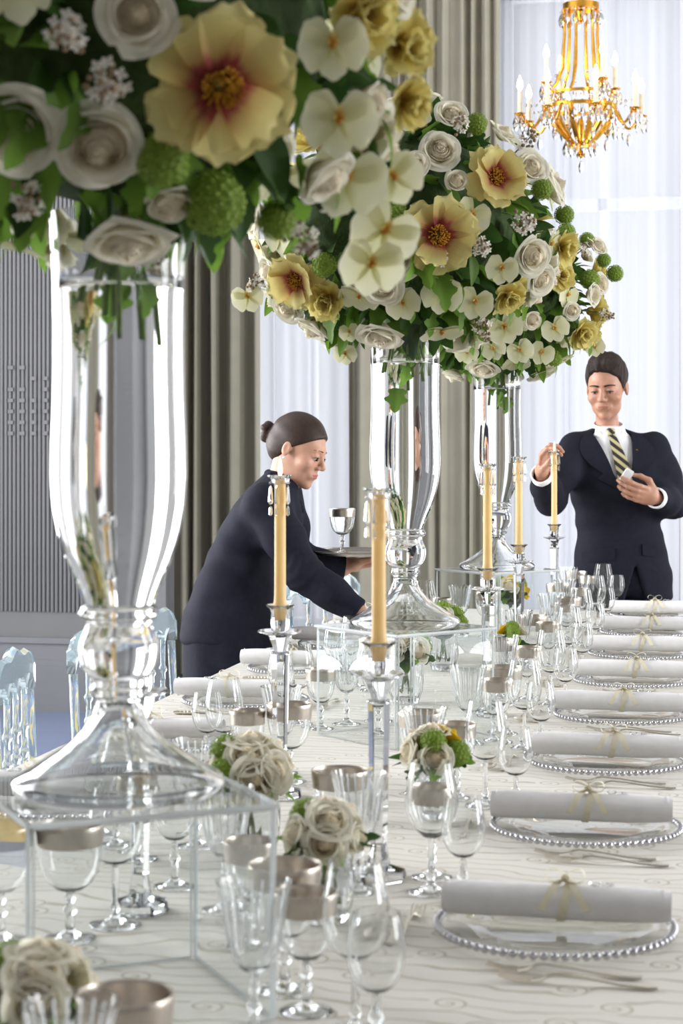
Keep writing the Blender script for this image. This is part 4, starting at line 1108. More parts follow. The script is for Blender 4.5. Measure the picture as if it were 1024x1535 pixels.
for k in range(6):
    a = 2 * PI * k / 6 + 0.3; c, s = math.cos(a), math.sin(a)
    m = MB(); m.tube([(26 * K * c, 26 * K * s, 248 * K), (25 * K * c, 25 * K * s, 210 * K), (28 * K * c, 28 * K * s, 160 * K), (38 * K * c, 38 * K * s, 135 * K), (53 * K * c, 53 * K * s, 120 * K)], [2.6 * K, 2.2 * K, 3.2 * K, 2.4 * K, 2.4 * K], 8)
    m.build('upright', GOLD, cx)
    m = MB(); m.tube([(52 * K * c, 52 * K * s, 100 * K), (40 * K * c, 40 * K * s, 75 * K), (22 * K * c, 22 * K * s, 55 * K), (10 * K * c, 10 * K * s, 44 * K)], [4 * K, 5 * K, 4 * K, 2.4 * K], 8); m.build('lower_scroll', GOLD, cx)
candle_me = MB().lathe([(0, 0), (3.4 * K, 0), (3.4 * K, 33 * K), (0, 33 * K)], 12).mesh('candle_sleeve', M_plain('ivory_sleeve', lin(232, 220, 196), 0.6), True, 40)
bulb_me = MB().lathe([(0, 33 * K), (3.0 * K, 36 * K), (4.6 * K, 41 * K), (3.6 * K, 47 * K), (1.0 * K, 55 * K), (0, 57 * K)], 12).mesh('bulb', BULB, True, None)
cup_me = MB().lathe([(0, -6 * K), (3 * K, -5 * K), (2.4 * K, -2 * K), (8 * K, 1 * K), (8.5 * K, 2.5 * K), (0, 2 * K)], 16).mesh('candle_cup', GOLD, True, 50)
drop_me = MB().lathe([(0, 0), (1.1 * K, -1 * K), (1.1 * K, -2.5 * K), (0.4 * K, -4 * K), (2.4 * K, -8 * K), (4.2 * K, -15 * K), (3.4 * K, -20 * K), (0, -25 * K)], 7).mesh('crystal_drop', CRYSTAL, False)
bead_me = MB().sphere((0, 0, 0), 2.6 * K, 7, 5).mesh('crystal_bead', CRYSTAL, False)
def arm(a, R0, z0, R1, zc, dip):
    c, s = math.cos(a), math.sin(a)
    m = MB(); n = 12; pts = []
    for i in range(n + 1):
        u = i / n; R = R0 + (R1 - R0) * u
        z = z0 + (zc - z0) * u - dip * math.sin(PI * min(1, u * 1.08)) ** 1.2
        pts.append((R * c, R * s, z))
    o = m.tube(pts, [2.4 * K - 0.6 * K * i / n for i in range(n + 1)], 7); m.build('arm', GOLD, cx)
    q = inst('candle_cup', cup_me, cx, loc=(R1 * c, R1 * s, zc))
    sl = inst('candle_sleeve', candle_me, cx, loc=(R1 * c, R1 * s, zc + 2.4 * K)); inst('bulb', bulb_me, sl)
    for k in range(5):
        w = 2 * PI * k / 5; inst('crystal_drop', drop_me, cx, loc=(R1 * c + 8 * K * math.cos(w), R1 * s + 8 * K * math.sin(w), zc + 0.5 * K))
    inst('crystal_drop', drop_me, cx, loc=(pts[6][0], pts[6][1], pts[6][2] - 2.5 * K))
for k in range(8): arm(2 * PI * k / 8 + 0.30, 54 * K, 100 * K, 93 * K, 88 * K, 24 * K)
for k in range(4): arm(2 * PI * k / 4 + 0.62, 50 * K, 118 * K, 60 * K, 132 * K, 1 * K)
for k in range(26):
    a = 2 * PI * k / 26; inst('crystal_drop', drop_me, cx, loc=(54 * K * math.cos(a), 54 * K * math.sin(a), 97 * K))
for k in range(14):
    a = 2 * PI * k / 14; inst('crystal_drop', drop_me, cx, loc=(24 * K * math.cos(a), 24 * K * math.sin(a), 52 * K))
    inst('crystal_drop', drop_me, cx, loc=(30 * K * math.cos(a), 30 * K * math.sin(a), 246 * K))
for k in range(8):
    a = 2 * PI * k / 8 + 0.3
    for j in range(7):
        u = (j + 1) / 8; R = 30 * K + (92 - 30) * K * u; z = 165 * K + (105 - 165) * K * u - 26 * K * math.sin(PI * u)
        inst('crystal_bead', bead_me, cx, loc=(R * math.cos(a), R * math.sin(a), z))
inst('crystal_drop', drop_me, cx, loc=(0, 0, 26 * K))

# ------------------------------------------------------------------ the silver tray and the goblet on it
TRP = PT(545, 831, 6.2)
tr = thing('serving_tray', 'round silver serving tray held by the woman', 'tray', TRP)
MB().lathe([(0, 0), (0.150, 0), (0.158, 0.002), (0.170, 0.009), (0.178, 0.011), (0.180, 0.013), (0.177, 0.014), (0.168, 0.0115), (0.155, 0.0055), (0.150, 0.004), (0, 0.004)], 64).build('dish', SILVER, tr, True, 40)
MB().lathe([(0.176 + 0.003 * math.cos(a * PI / 5), 0.0125 + 0.003 * math.sin(a * PI / 5)) for a in range(11)], 64).build('rolled_rim', SILVER, tr, True, None)
gp = PT(513, 831, 6.17)
place_glass('big', gp.x, gp.y, 'silver-banded goblet standing on the round serving tray', TRP.z + 0.004)
# ------------------------------------------------------------------ people: implicit surfaces meshed with surface nets
def surface_nets(f, lo, hi, h):
    lo = np.array(lo, float); n = np.maximum(3, np.ceil((np.array(hi) - lo) / h).astype(int) + 1)
    ax = [lo[i] + h * np.arange(n[i]) for i in range(3)]
    G = np.stack(np.meshgrid(*ax, indexing='ij'), -1)
    F = f(G.reshape(-1, 3)).reshape(n)
    S = F < 0
    c = n - 1
    off8 = [(i, j, k) for i in (0, 1) for j in (0, 1) for k in (0, 1)]
    cnt = sum(S[i:i + c[0], j:j + c[1], k:k + c[2]].astype(int) for i, j, k in off8)
    act = (cnt > 0) & (cnt < 8)
    I = np.argwhere(act); idx = -np.ones(c, int); idx[act] = np.arange(len(I))
    acc = np.zeros((len(I), 3)); w = np.zeros(len(I))
    def val(o): return F[I[:, 0] + o[0], I[:, 1] + o[1], I[:, 2] + o[2]]
    for a in range(3):
        for o in off8:
            if o[a]: continue
            p = list(o); p[a] = 1; fa, fb = val(o), val(p); m = (fa < 0) != (fb < 0)
            t = np.where(m, fa / np.where(m, fa - fb, 1), 0)
            pt = np.tile(np.array(o, float), (len(I), 1)); pt[:, a] += t
            acc[m] += pt[m]; w[m] += 1
    V = lo + h * (I + acc / w[:, None])
    Q = []
    for a in range(3):
        b, d = (a + 1) % 3, (a + 2) % 3
        sl0 = [slice(None)] * 3; sl1 = [slice(None)] * 3; sl0[a] = slice(0, -1); sl1[a] = slice(1, None)
        s0, s1 = S[tuple(sl0)], S[tuple(sl1)]
        E = np.argwhere(s0 != s1); E = E[(E[:, b] > 0) & (E[:, d] > 0) & (E[:, b] < c[b]) & (E[:, d] < c[d])]
        def cell(db, dd):
            q = E.copy(); q[:, b] -= db; q[:, d] -= dd; return idx[q[:, 0], q[:, 1], q[:, 2]]
        q = np.stack([cell(1, 1), cell(0, 1), cell(0, 0), cell(1, 0)], 1)
        fl_ = ~s0[E[:, 0], E[:, 1], E[:, 2]]
        q[fl_] = q[fl_][:, ::-1]
        Q.append(q)
    return V, np.concatenate(Q)
def np_mesh(name, V, Q, mat, t=None):
    me = bpy.data.meshes.new(name); me.from_pydata(V.tolist(), [], Q.tolist()); me.materials.append(mat)
    me.polygons.foreach_set('use_smooth', [True] * len(me.polygons))
    if t is not None:
        at = me.attributes.new('t', 'FLOAT', 'POINT'); at.data.foreach_set('value', np.asarray(t, float))
    me.update(); return me
A_ = np.array
def ell(P, c, r, R=None):
    q = P - A_(c)
    if R is not None: q = q @ R
    r = A_(r, float); k0 = np.linalg.norm(q / r, axis=1); k1 = np.linalg.norm(q / r ** 2, axis=1)
    return k0 * (k0 - 1) / np.maximum(k1, 1e-9)
def cone(P, a, b, ra, rb):
    a, b = A_(a, float), A_(b, float); d = b - a; t = np.clip(((P - a) @ d) / (d @ d), 0, 1)
    return np.linalg.norm(P - a - t[:, None] * d, axis=1) - (ra + (rb - ra) * t)
def smin(a, b, k):
    h = np.maximum(k - np.abs(a - b), 0) / k; return np.minimum(a, b) - h * h * k * 0.25
def smax(a, b, k): return -smin(-a, -b, k)
def chain(P, pts, rs, k=0.02):
    d = None
    for i in range(len(pts) - 1):
        e = cone(P, pts[i], pts[i + 1], rs[i], rs[i + 1]); d = e if d is None else smin(d, e, k)
    return d
def loft(P, st):
    """torso-like tube: stations (z, cx, cy, ax, ay) with elliptical sections, rounded superellipse"""
    st = A_(st, float); z = np.clip(P[:, 2], st[0, 0], st[-1, 0])
    g = [np.interp(z, st[:, 0], st[:, i]) for i in range(1, 5)]
    ex = (np.abs(P[:, 0] - g[0]) / g[2]) ** 2.3 + (np.abs(P[:, 1] - g[1]) / g[3]) ** 2.3
    d = (ex ** (1 / 2.3) - 1) * np.minimum(g[2], g[3])
    dz = np.maximum(st[0, 0] - P[:, 2], P[:, 2] - st[-1, 0])
    return smax(d, dz, 0.03)
def frame(fwd, up):
    """3x3 with columns (x: person's left, y: forward, z: up)"""
    f = A_(fwd, float); f /= np.linalg.norm(f); u = A_(up, float); u = u - f * (u @ f); u /= np.linalg.norm(u)
    x = np.cross(f, u)
    return np.stack([-x, f, u], 1) if False else np.stack([np.cross(f, u), f, u], 1)

WS = 0.93        # the woman's head is a little smaller
def head_sdf(P, female):
    j = 0.92 if female else 1.0
    d = ell(P, (0, -0.014, 0.032), (0.076, 0.097, 0.088))
    d = smin(d, ell(P, (0, 0.030, -0.030), (0.061 * j, 0.060, 0.084)), 0.03)
    d = smin(d, ell(P, (0, 0.030, -0.078), (0.050 * j, 0.048, 0.032)), 0.028)
    d = smin(d, ell(P, (0, 0.074, -0.103), (0.020 * j, 0.016, 0.015)), 0.022)
    for s in (-1, 1): d = smin(d, ell(P, (s * 0.042, 0.058, -0.030), (0.024, 0.026, 0.022)), 0.02)
    d = smin(d, ell(P, (0, 0.078, 0.022), (0.045, 0.014, 0.010 if female else 0.012)), 0.018)
    for s in (-1, 1): d = smax(d, -ell(P, (s * 0.031, 0.101, 0.004), (0.021, 0.017, 0.0125)), 0.014)
    d = smin(d, cone(P, (0, 0.086, 0.012), (0, 0.109, -0.027), 0.0065, 0.0088 if female else 0.0105), 0.012)
    d = smin(d, ell(P, (0, 0.107, -0.030), (0.0105 if female else 0.012, 0.010, 0.0085)), 0.006)
    for s in (-1, 1): d = smin(d, ell(P, (s * 0.012, 0.097, -0.034), (0.0075, 0.0095, 0.007)), 0.006)
    for s in (-1, 1):      # lids over the eyeballs, opened to a lowered slit
        d = smin(d, ell(P, (s * 0.031, 0.0770, 0.002), (0.0165, 0.0150, 0.0125)), 0.005)
        d = smax(d, -ell(P, (s * 0.031, 0.0930, -0.0022), (0.0130, 0.0085, 0.0020 if female else 0.0030)), 0.0015)
    d = smin(d, ell(P, (0, 0.082, -0.064), (0.030, 0.012, 0.016)), 0.014)
    d = smin(d, ell(P, (0, 0.0935, -0.0595), (0.0235, 0.0055, 0.0036)), 0.005)
    d = smin(d, ell(P, (0, 0.0920, -0.0692), (0.0205, 0.0060, 0.0046)), 0.005)
    d = smax(d, -chain(P, [(-0.027, 0.083, -0.0585), (-0.013, 0.098, -0.0636), (0.013, 0.098, -0.0636), (0.027, 0.083, -0.0585)], [0.0012, 0.0016, 0.0016, 0.0012], 0.003), 0.002)
    for s in (-1, 1):
        e = ell(P, (s * 0.077, -0.012, -0.008), (0.0085, 0.016 if female else 0.019, 0.026 if female else 0.031)); e = smax(e, -ell(P, (s * 0.087, -0.008, -0.003), (0.007, 0.011, 0.018)), 0.004); d = smin(d, e, 0.006)
    return d
def head_tint(Q, kl=0.85):
    lips = np.exp(-((np.maximum(0, np.linalg.norm((Q - A_([0, 0.095, -0.0645])) / A_([0.022, 0.016, 0.0088]), axis=1) - 0.8)) * 6) ** 2)
    chk = 0.0
    for s in (-1, 1): chk = chk + 0.22 * np.exp(-np.sum(((Q - A_([s * 0.043, 0.07, -0.03])) / 0.02) ** 2, axis=1))
    return np.clip(lips * kl + chk, 0, 1)
def hand_parts(wrist, R, side, curl, spread=1.0, thumb=0.6, pinch=0.0):
    """list of (points, radii) chains in world coordinates. R columns: x across the palm to the thumb side, y along the fingers, z out of the palm's back"""
    W = A_(wrist, float); out = []
    T = lambda p: W + R @ A_(p, float)
    out.append(('palm', T((0.0, 0.045, 0)), (0.038, 0.050, 0.0145)))
    base = [(0.029, 0.088, 0.0), (0.0095, 0.094, 0.002), (-0.0105, 0.090, 0.001), (-0.029, 0.080, -0.002)]
    lens = [(0.040, 0.024, 0.020), (0.044, 0.028, 0.021), (0.041, 0.026, 0.020), (0.032, 0.020, 0.018)]
    for i in range(4):
        c = curl[i] if hasattr(curl, '__len__') else curl
        p = A_(base[i], float); pts = [T(p - A_([0, 0.03, 0]))]; pts.append(T(p)); a = 0.0
        for s_, ln in enumerate(lens[i]):
            a += c * (0.7, 1.0, 0.6)[s_]
            p = p + A_([(1.5 - i) * 0.05 * spread * ln, math.cos(a) * ln, -math.sin(a) * ln]); pts.append(T(p))
        out.append(('finger', pts, [0.0095, 0.0098, 0.0088, 0.0080, 0.0068] if i < 3 else [0.0085, 0.0085, 0.0075, 0.0068, 0.006]))
    p0 = A_([0.028, 0.022, -0.004]); p1 = p0 + A_([0.026, 0.026, -0.012 - 0.01 * thumb]); p2 = p1 + A_([0.012 * (1 - thumb), 0.032, -0.016 * thumb - 0.004]); p3 = p2 + A_([-0.006 * thumb, 0.024, -0.012 * thumb])
    out.append(('thumb', [T(p0), T(p1), T(p2), T(p3)], [0.015, 0.0125, 0.0105, 0.0085]))
    return out
def hand_sdf(P, parts, R):
    d = None
    for kind, a, b in parts:
        if kind == 'palm': e = ell(P, a, b, R)
        else: e = chain(P, a, b, 0.006)
        d = e if d is None else smin(d, e, 0.010 if kind != 'finger' else 0.006)
    return d
def join(parts):
    Vs, Qs, Ts, o = [], [], [], 0
    for V, Q, t in parts: Vs.append(V); Qs.append(Q + o); Ts.append(np.zeros(len(V)) if t is None else t); o += len(V)
    return np.concatenate(Vs), np.concatenate(Qs), np.concatenate(Ts)
def bounds(pts, pad):
    a = np.array(pts, float); return a.min(0) - pad, a.max(0) + pad
def fold_noise(P, amp, fr, seed):
    q = P * fr; return amp * (np.sin(q[:, 0] * 1.3 + 2.1 * np.sin(q[:, 2] * 0.9 + seed) + seed) * np.sin(q[:, 2] * 1.7 + q[:, 1] * 1.1 + 1.7 * seed))
def sleeve_sdf(P, S, E, Wp, rs, seed):
    S, E, Wp = A_(S, float), A_(E, float), A_(Wp, float)
    d = chain(P, [S, (S + E) / 2, E, (E + Wp) / 2, Wp], rs, 0.05)
    cr = np.exp(-np.sum((P - E) ** 2, axis=1) / 0.07 ** 2)
    ax = (Wp - S) / np.linalg.norm(Wp - S); u = (P - E) @ ax
    return d + cr * 0.0045 * np.sin(u * 190 + 2.5 * np.sin((P[:, 2] + P[:, 0]) * 35)) + fold_noise(P, 0.002, 26, seed)
def ribbon_strip(name, pts, wid, nrm, mat, parent, th=0.004):
    """flat strip along pts with width vector per point"""
    m = MB(); vs_ = []; fs = []; N = len(pts)
    for p, w, nn in zip(pts, wid, nrm):
        p, w, nn = Vector(p), Vector(w), Vector(nn).normalized() * th
        vs_ += [p - w, p + w, p + w + nn, p - w + nn]
    for i in range(N - 1):
        for k in range(4): q = (k + 1) % 4; fs.append((i * 4 + k, i * 4 + q, i * 4 + 4 + q, i * 4 + 4 + k))
    fs += [(3, 2, 1, 0), tuple((N - 1) * 4 + k for k in range(4))]
    m.add(vs_, fs); return m.build(name, mat, parent, True, 40)
def on_front(sdf, x, z, y0, off_=0.002):
    """largest y (towards the camera) where the surface is met at (x, z)"""
    ys = np.linspace(y0, y0 - 0.5, 400); P = np.stack([np.full(400, x), ys, np.full(400, z)], 1); v = sdf(P)
    i = np.argmax(v < 0); return (ys[i] if v[i] < 0 else 0.06) + off_
def face_bits(H, R, root, brow_mat, female, gaze):
    """eyes, brows"""
    ks = WS if female else 1.0
    T = lambda p: Vector(H + R @ A_(p, float) * ks)
    for s in (-1, 1):
        e = MB().sphere((0, 0, 0), 0.0125, 14, 10).build('eye', EYEW, root, True, None); e.location = T((s * 0.031, 0.0772, 0.0))
        i = MB().sphere(Vector(R @ A_([gaze[0], 0.0105, gaze[1]])), 0.0056, 10, 8).build('iris', M_IRIS, e, True, None)
        ls = MB(); n = 9
        ls.tube([T((s * (0.031 + 0.0160 * (k / (n - 1) * 2 - 1)), 0.0925 - 0.0085 * ((k / (n - 1) * 2 - 1)) ** 2, 0.0008 - 0.0035 * (k / (n - 1) * 2 - 1) ** 2)) for k in range(n)], [0.0006 + 0.0011 * math.sin(PI * k / (n - 1)) for k in range(n)], 6)
        ls.build('lashes', DARK, root)
        b = MB(); n = 9; pts = []
        for k in range(n):
            u = k / (n - 1); x = 0.012 + 0.040 * u
            pts.append(T((s * x, 0.0935 - 0.020 * u * u - (0.0 if female else -0.001), (0.0235 if female else 0.0205) + (0.005 if female else 0.007) * math.sin(PI * u * 0.75) - 0.006 * u)))
        b.tube(pts, [0.0026 * (1 - 0.6 * k / (n - 1)) * (0.65 if female else 1.7) for k in range(n)], 6); b.build('eyebrow', brow_mat, root)
M_IRIS = M_plain('iris_brown', lin(62, 44, 34), 0.2)

def hair_obj(H, R, root, mat, female):
    def f(P):
        Q = (P - H) @ R / (WS if female else 1.0)
        y, z, x = Q[:, 1], Q[:, 2], np.abs(Q[:, 0])
        if female:
            d = ell(Q, (0, -0.014, 0.034), (0.0815, 0.1035, 0.093))
            d = smin(d, ell(Q, (0, -0.06, -0.01), (0.06, 0.055, 0.06)), 0.03)
            hl = np.interp(y, [-0.14, -0.05, -0.02, 0.012, 0.035, 0.06, 0.08, 0.1], [-0.085, -0.070, -0.016, 0.010, 0.026, 0.050, 0.070, 0.078]) - 0.25 * np.maximum(0, 0.045 - x) * 0.0
            d = smax(d, hl - z, 0.006)
            d = d + 0.0008 * np.sin(140 * z + 60 * x)
            # bun: coiled lumps behind the crown
            for k in range(7):
                a = k * 0.9; d = smin(d, ell(Q, (0.022 * math.cos(a), -0.132 + 0.006 * math.sin(2 * a), 0.014 + 0.025 * math.sin(a)), (0.017, 0.019, 0.014)), 0.006)
            d = smin(d, ell(Q, (0, -0.128, 0.014), (0.024, 0.022, 0.026)), 0.006)
        else:
            d = ell(Q, (0, -0.014, 0.040), (0.0835, 0.105, 0.099))
            d = smin(d, ell(Q, (0.010, 0.040, 0.112), (0.056, 0.045, 0.028)), 0.04)
            hl = np.interp(y, [-0.13, -0.06, -0.03, 0.0, 0.02, 0.032, 0.05, 0.07, 0.1], [-0.080, -0.062, -0.012, 0.006, -0.018, 0.002, 0.050, 0.076, 0.084]) - 0.10 * Q[:, 0] * np.clip((y - 0.04) * 40, 0, 1)
            d = smax(d, hl - z, 0.008)
            ph_ = 110 * Q[:, 0] + 45 * y + 3 * np.sin(60 * y + 30 * z); d = d + 0.0042 * np.sin(ph_) * np.sin(70 * y + 25 * z + 2 * np.sin(40 * Q[:, 0])) * np.clip((z + 0.02) * 14, 0.25, 1)
        return d
    lo, hi = bounds([H], 0.17)
    V, Q = surface_nets(f, lo, hi, 0.0038)
    return inst('hair', np_mesh('hair', V, Q, mat), root)

# ---- the man lighting the candle (local frame: x right in the picture, y towards the camera, z up)
def make_man():
    d0 = 7.4; o = CW((925 - 512) / FPX * d0, d0)
    root = thing('person', 'person in a dark suit and striped tie lighting the farthest candle', 'person', o, TH)
    # local +y must point to the camera: mirror-free frame uses x' = -x, so build with x right and y = -depth
    FL_ = lambda p: (p[0], -p[1], p[2])
    H = A_([-0.046, 0.035, 1.628]); Rh = frame((-0.34, 0.92, -0.22), (-0.07, 0.1, 1))
    sh_r, el_r, wr_r = A_([-0.172, 0.01, 1.392]), A_([-0.288, 0.20, 1.185]), A_([-0.342, 0.385, 1.278])
    sh_l, el_l, wr_l = A_([0.148, 0.0, 1.395]), A_([0.235, -0.03, 1.165]), A_([0.125, 0.205, 1.190])
    jst = [(0.765, 0.022, 0, 0.205, 0.135), (0.90, 0.020, 0, 0.196, 0.135), (1.06, 0.008, 0.0, 0.166, 0.118), (1.20, -0.006, 0.005, 0.182, 0.128), (1.33, -0.016, 0.0, 0.196, 0.128), (1.39, -0.02, -0.008, 0.186, 0.105), (1.425, -0.023, -0.014, 0.150, 0.09), (1.452, -0.026, -0.018, 0.098, 0.076), (1.47, -0.028, -0.02, 0.066, 0.066)]
    def torso(P):
        d = loft(P, jst)
        return d + fold_noise(P, 0.003, 17, 2.0) + 0.0025 * np.sin(55 * P[:, 2] - 28 * P[:, 0] + 3 * np.sin(12 * P[:, 0])) * np.exp(-((P[:, 2] - 1.1) / 0.10) ** 2)
    def jacket(P):
        d = torso(P)
        for (S, E, W_), sd in (((sh_r, el_r, wr_r), 1.0), ((sh_l, el_l, wr_l), 3.0)):
            d = smin(d, sleeve_sdf(P, S, E, W_, [0.058, 0.058, 0.053, 0.050, 0.046], sd), 0.05)
        # vents: V opening at the chest
        V_ = np.maximum(np.abs(P[:, 0] + 0.030 - 0.20 * (1.46 - P[:, 2])) - 0.030 - 0.24 * np.maximum(0, P[:, 2] - 1.25), 1.235 - P[:, 2])
        d = smax(d, -np.maximum(V_, 0.03 - P[:, 1]), 0.006)
        # open hem notch in front
        nt = np.maximum(np.abs(P[:, 0] - 0.055) - 0.30 * np.maximum(0, 0.93 - P[:, 2]), P[:, 2] - 0.93)
        d = smax(d, -np.maximum(nt, 0.05 - P[:, 1]), 0.008)
        # cuffs are cut square, with the hand coming out
        for E, W_ in ((el_r, wr_r), (el_l, wr_l)):
            ax = (W_ - E) / np.linalg.norm(W_ - E); near = np.linalg.norm(P - W_, axis=1) < 0.11
            d = np.where(near, smax(d, (P - W_) @ ax, 0.006), d)
        return d
    V, Q = surface_nets(jacket, (-0.46, -0.25, 0.73), (0.36, 0.52, 1.56), 0.0085)
    part = lambda name, V, Q, mat, t=None: inst(name, np_mesh(name, V * A_([1, -1, 1]), Q[:, ::-1], mat, t), root)
    part('suit_jacket', V, Q, SUITM)
    # body: head and neck, chest, arms, hands, legs as one mesh
    def hn(P):
        d = head_sdf((P - H) @ Rh, False)
        return smin(d, cone(P, H + A_([0, -0.025, -0.06]), A_([-0.03, -0.02, 1.40]), 0.041, 0.050), 0.022)
    lo, hi = bounds([H, (-0.03, 0, 1.42)], 0.15)
    V1, Q1 = surface_nets(hn, lo, hi, 0.0036); t1 = head_tint((V1 - H) @ Rh, 0.65)
    axr = (wr_r - el_r) / np.linalg.norm(wr_r - el_r)
    # right hand raised, pinching a match beside the flame; left hand holding a small white box
    y_r = A_([0.10, 0.36, 0.93]); y_r /= np.linalg.norm(y_r); z_r = A_([-0.75, -0.4, 0.25]); z_r -= y_r * (z_r @ y_r); z_r /= np.linalg.norm(z_r); x_r = np.cross(y_r, z_r)
    Rr = np.stack([x_r if x_r @ A_([0.2, 1, 0]) > 0 else -x_r, y_r, z_r], 1)
    y_l = A_([-0.86, 0.42, 0.22]); y_l /= np.linalg.norm(y_l); z_l = A_([0.15, 0.9, -0.35]); z_l -= y_l * (z_l @ y_l); z_l /= np.linalg.norm(z_l); x_l = np.cross(y_l, z_l)
    Rl = np.stack([x_l if x_l[2] > 0 else -x_l, y_l, z_l], 1)
    hands = []
    for Wp, R_, E, cu, th in ((wr_r + axr * 0.015, Rr, el_r, (0.75, 0.85, 0.95, 1.05), 0.95), (wr_l + (wr_l - el_l) * 0.05, Rl, el_l, (0.30, 0.55, 0.65, 0.7), 0.8)):
        hp = hand_parts(Wp, R_, 1, cu, 1.0, th)
        def hs(P, hp=hp, R_=R_, Wp=Wp, E=E): return smin(hand_sdf(P, hp, R_), cone(P, E + (Wp - E) * 0.55, Wp + R_ @ A_([0, 0.018, 0]), 0.034, 0.027), 0.02)
        pts = [Wp, Wp - (Wp - E) * 0.4] + [p for k_, a, b in hp if k_ != 'palm' for p in a]
        lo, hi = bounds(pts, 0.045); v, q = surface_nets(hs, lo, hi, 0.0028); hands.append((v, q, None)); hands_tip.append((hp, Wp))
    def rest(P):
        d = loft(P, [(0.80, 0.02, 0, 0.15, 0.10), (1.06, 0.008, 0, 0.13, 0.09), (1.30, -0.016, 0, 0.15, 0.10), (1.42, -0.025, -0.01, 0.07, 0.06)])
        for S, E, W_ in ((sh_r, el_r, wr_r), (sh_l, el_l, wr_l)): d = smin(d, chain(P, [S, E, W_], [0.045, 0.038, 0.028]), 0.03)
        for s in (-1, 1): d = smin(d, chain(P, [(0.02 + s * 0.09, 0, 0.86), (0.02 + s * 0.10, 0.01, 0.48), (0.02 + s * 0.105, -0.01, 0.08)], [0.075, 0.05, 0.036]), 0.04)
        return d
    v, q = surface_nets(rest, (-0.44, -0.2, 0.04), (0.34, 0.48, 1.5), 0.016)
    V, Q, t = join([(V1, Q1, t1), (v, q, None)] + hands)
    part('body', V, Q, SKINM, t)
    # shirt: front, collar, cuffs
    def shirt(P):
        d = loft(P, [(0.9, 0.015, 0, 0.145, 0.105), (1.06, 0.006, 0, 0.145, 0.100), (1.25, -0.012, 0.004, 0.165, 0.113), (1.34, -0.02, 0.0, 0.160, 0.112), (1.41, -0.026, -0.004, 0.11, 0.088), (1.445, -0.03, -0.01, 0.072, 0.074), (1.475, -0.033, -0.012, 0.067, 0.070)])
        return d
    v, q = surface_nets(shirt, (-0.22, -0.17, 0.88), (0.2, 0.2, 1.5), 0.009)
    part('shirt', v, q, SHIRT)
    def collar(P):
        c = A_([-0.034, -0.008, 1.472]); Qp = P - c; rr = np.linalg.norm(Qp[:, :2] / A_([0.058, 0.062]), axis=1)
        d = (np.abs(rr - 1.0) * 0.07) - 0.0045
        d = smax(d, np.abs(Qp[:, 2] + 0.26 * Qp[:, 1] + 0.010) - 0.022, 0.003)
        # two points spreading in front
        for s in (-1, 1):
            e = ell(P, c + A_([s * 0.036, 0.064, -0.048]), (0.021, 0.010, 0.036), np.array(Euler((0.25, s * 0.55, 0)).to_matrix())); d = smin(d, e, 0.006)
        return d
    v, q = surface_nets(collar, (-0.14, -0.12, 1.36), (0.08, 0.12, 1.53), 0.0035); part('shirt_collar', v, q, SHIRT)
    for E, W_ in ((el_r, wr_r), (el_l, wr_l)):
        ax = (W_ - E) / np.linalg.norm(W_ - E)
        def cuff(P, W_=W_, ax=ax):
            u = (P - W_) @ ax; rad = np.linalg.norm(P - W_ - u[:, None] * ax, axis=1); return smax(np.abs(rad - 0.0375) - 0.004, np.abs(u - 0.006) - 0.020, 0.003)
        lo, hi = bounds([W_], 0.07); v, q = surface_nets(cuff, lo, hi, 0.0034); part('shirt_cuff', v, q, SHIRT)
    # tie: knot and blade on the shirt front
    tm = MB(); pts = []; wd = []; nn = []
    for k in range(14):
        u = k / 13; z = 1.438 - 0.215 * u; x = -0.033 + 0.062 * u; y = on_front(shirt, x, z, 0.3, 0.008)
        pts.append((x, -y, z)); wd.append((0.012 + 0.024 * u ** 0.8, 0, 0.004)); nn.append((0, -1, 0.1))
    ribbon_strip('necktie', pts, wd, nn, M_tie(), root, 0.006)
    y = on_front(shirt, -0.034, 1.447, 0.3, 0.0)
    m = MB(); m.lathe([(0, -0.02), (0.010, -0.018), (0.017, 0.006), (0.019, 0.016), (0.010, 0.021), (0, 0.022)], 10, sy=0.7); k_ = m.build('tie_knot', M_tie(), root, True, None); k_.location = (-0.034, -(y + 0.008), 1.444)
    # lapels following the jacket front
    for s in (-1, 1):
        pts, wd, nn = [], [], []
        for k in range(12):
            u = k / 11; z = 1.440 - 0.213 * u
            xe = -0.030 + 0.20 * (1.46 - z) + s * (0.034 + 0.24 * max(0, z - 1.25))
            w = (0.016 + 0.030 * math.sin(PI * min(1, u * 1.35)) ** 0.8) if u < 0.75 else 0.046 * (1 - u) / 0.25 + 0.004
            x = xe + s * w * 0.85; y = max(on_front(torso, x, z, 0.3, 0.003), on_front(torso, xe, z, 0.3, 0.002))
            pts.append((x, -y, z)); wd.append((w, 0.16 * s * w, 0.0)); nn.append((0, -1, 0))
        ribbon_strip('lapel', pts, wd, nn, SUITM, root, 0.005)
    for s, x0, z0, w in ((-1, -0.09, 0.955, 0.062), (1, 0.125, 0.985, 0.042)):
        pts = [(x0 + w * (k / 5 * 2 - 1), -on_front(torso, x0 + w * (k / 5 * 2 - 1), z0 - 0.012 * s * k / 5, 0.3, 0.002), z0 - 0.014 * s * k / 5) for k in range(6)]
        ribbon_strip('pocket_flap', pts, [(0, 0, 0.022)] * 6, [(0, -1, 0)] * 6, SUITM, root, 0.005)
    yb = on_front(torso, 0.028, 1.085, 0.3, 0.003); MB().lathe([(0, 0), (0.009, 0.0), (0.009, 0.003), (0, 0.004)], 14, M=Matrix.Translation((0.03, -yb, 1.20)) @ Matrix.Rotation(PI / 2, 4, 'X')).build('button', DARK, root)
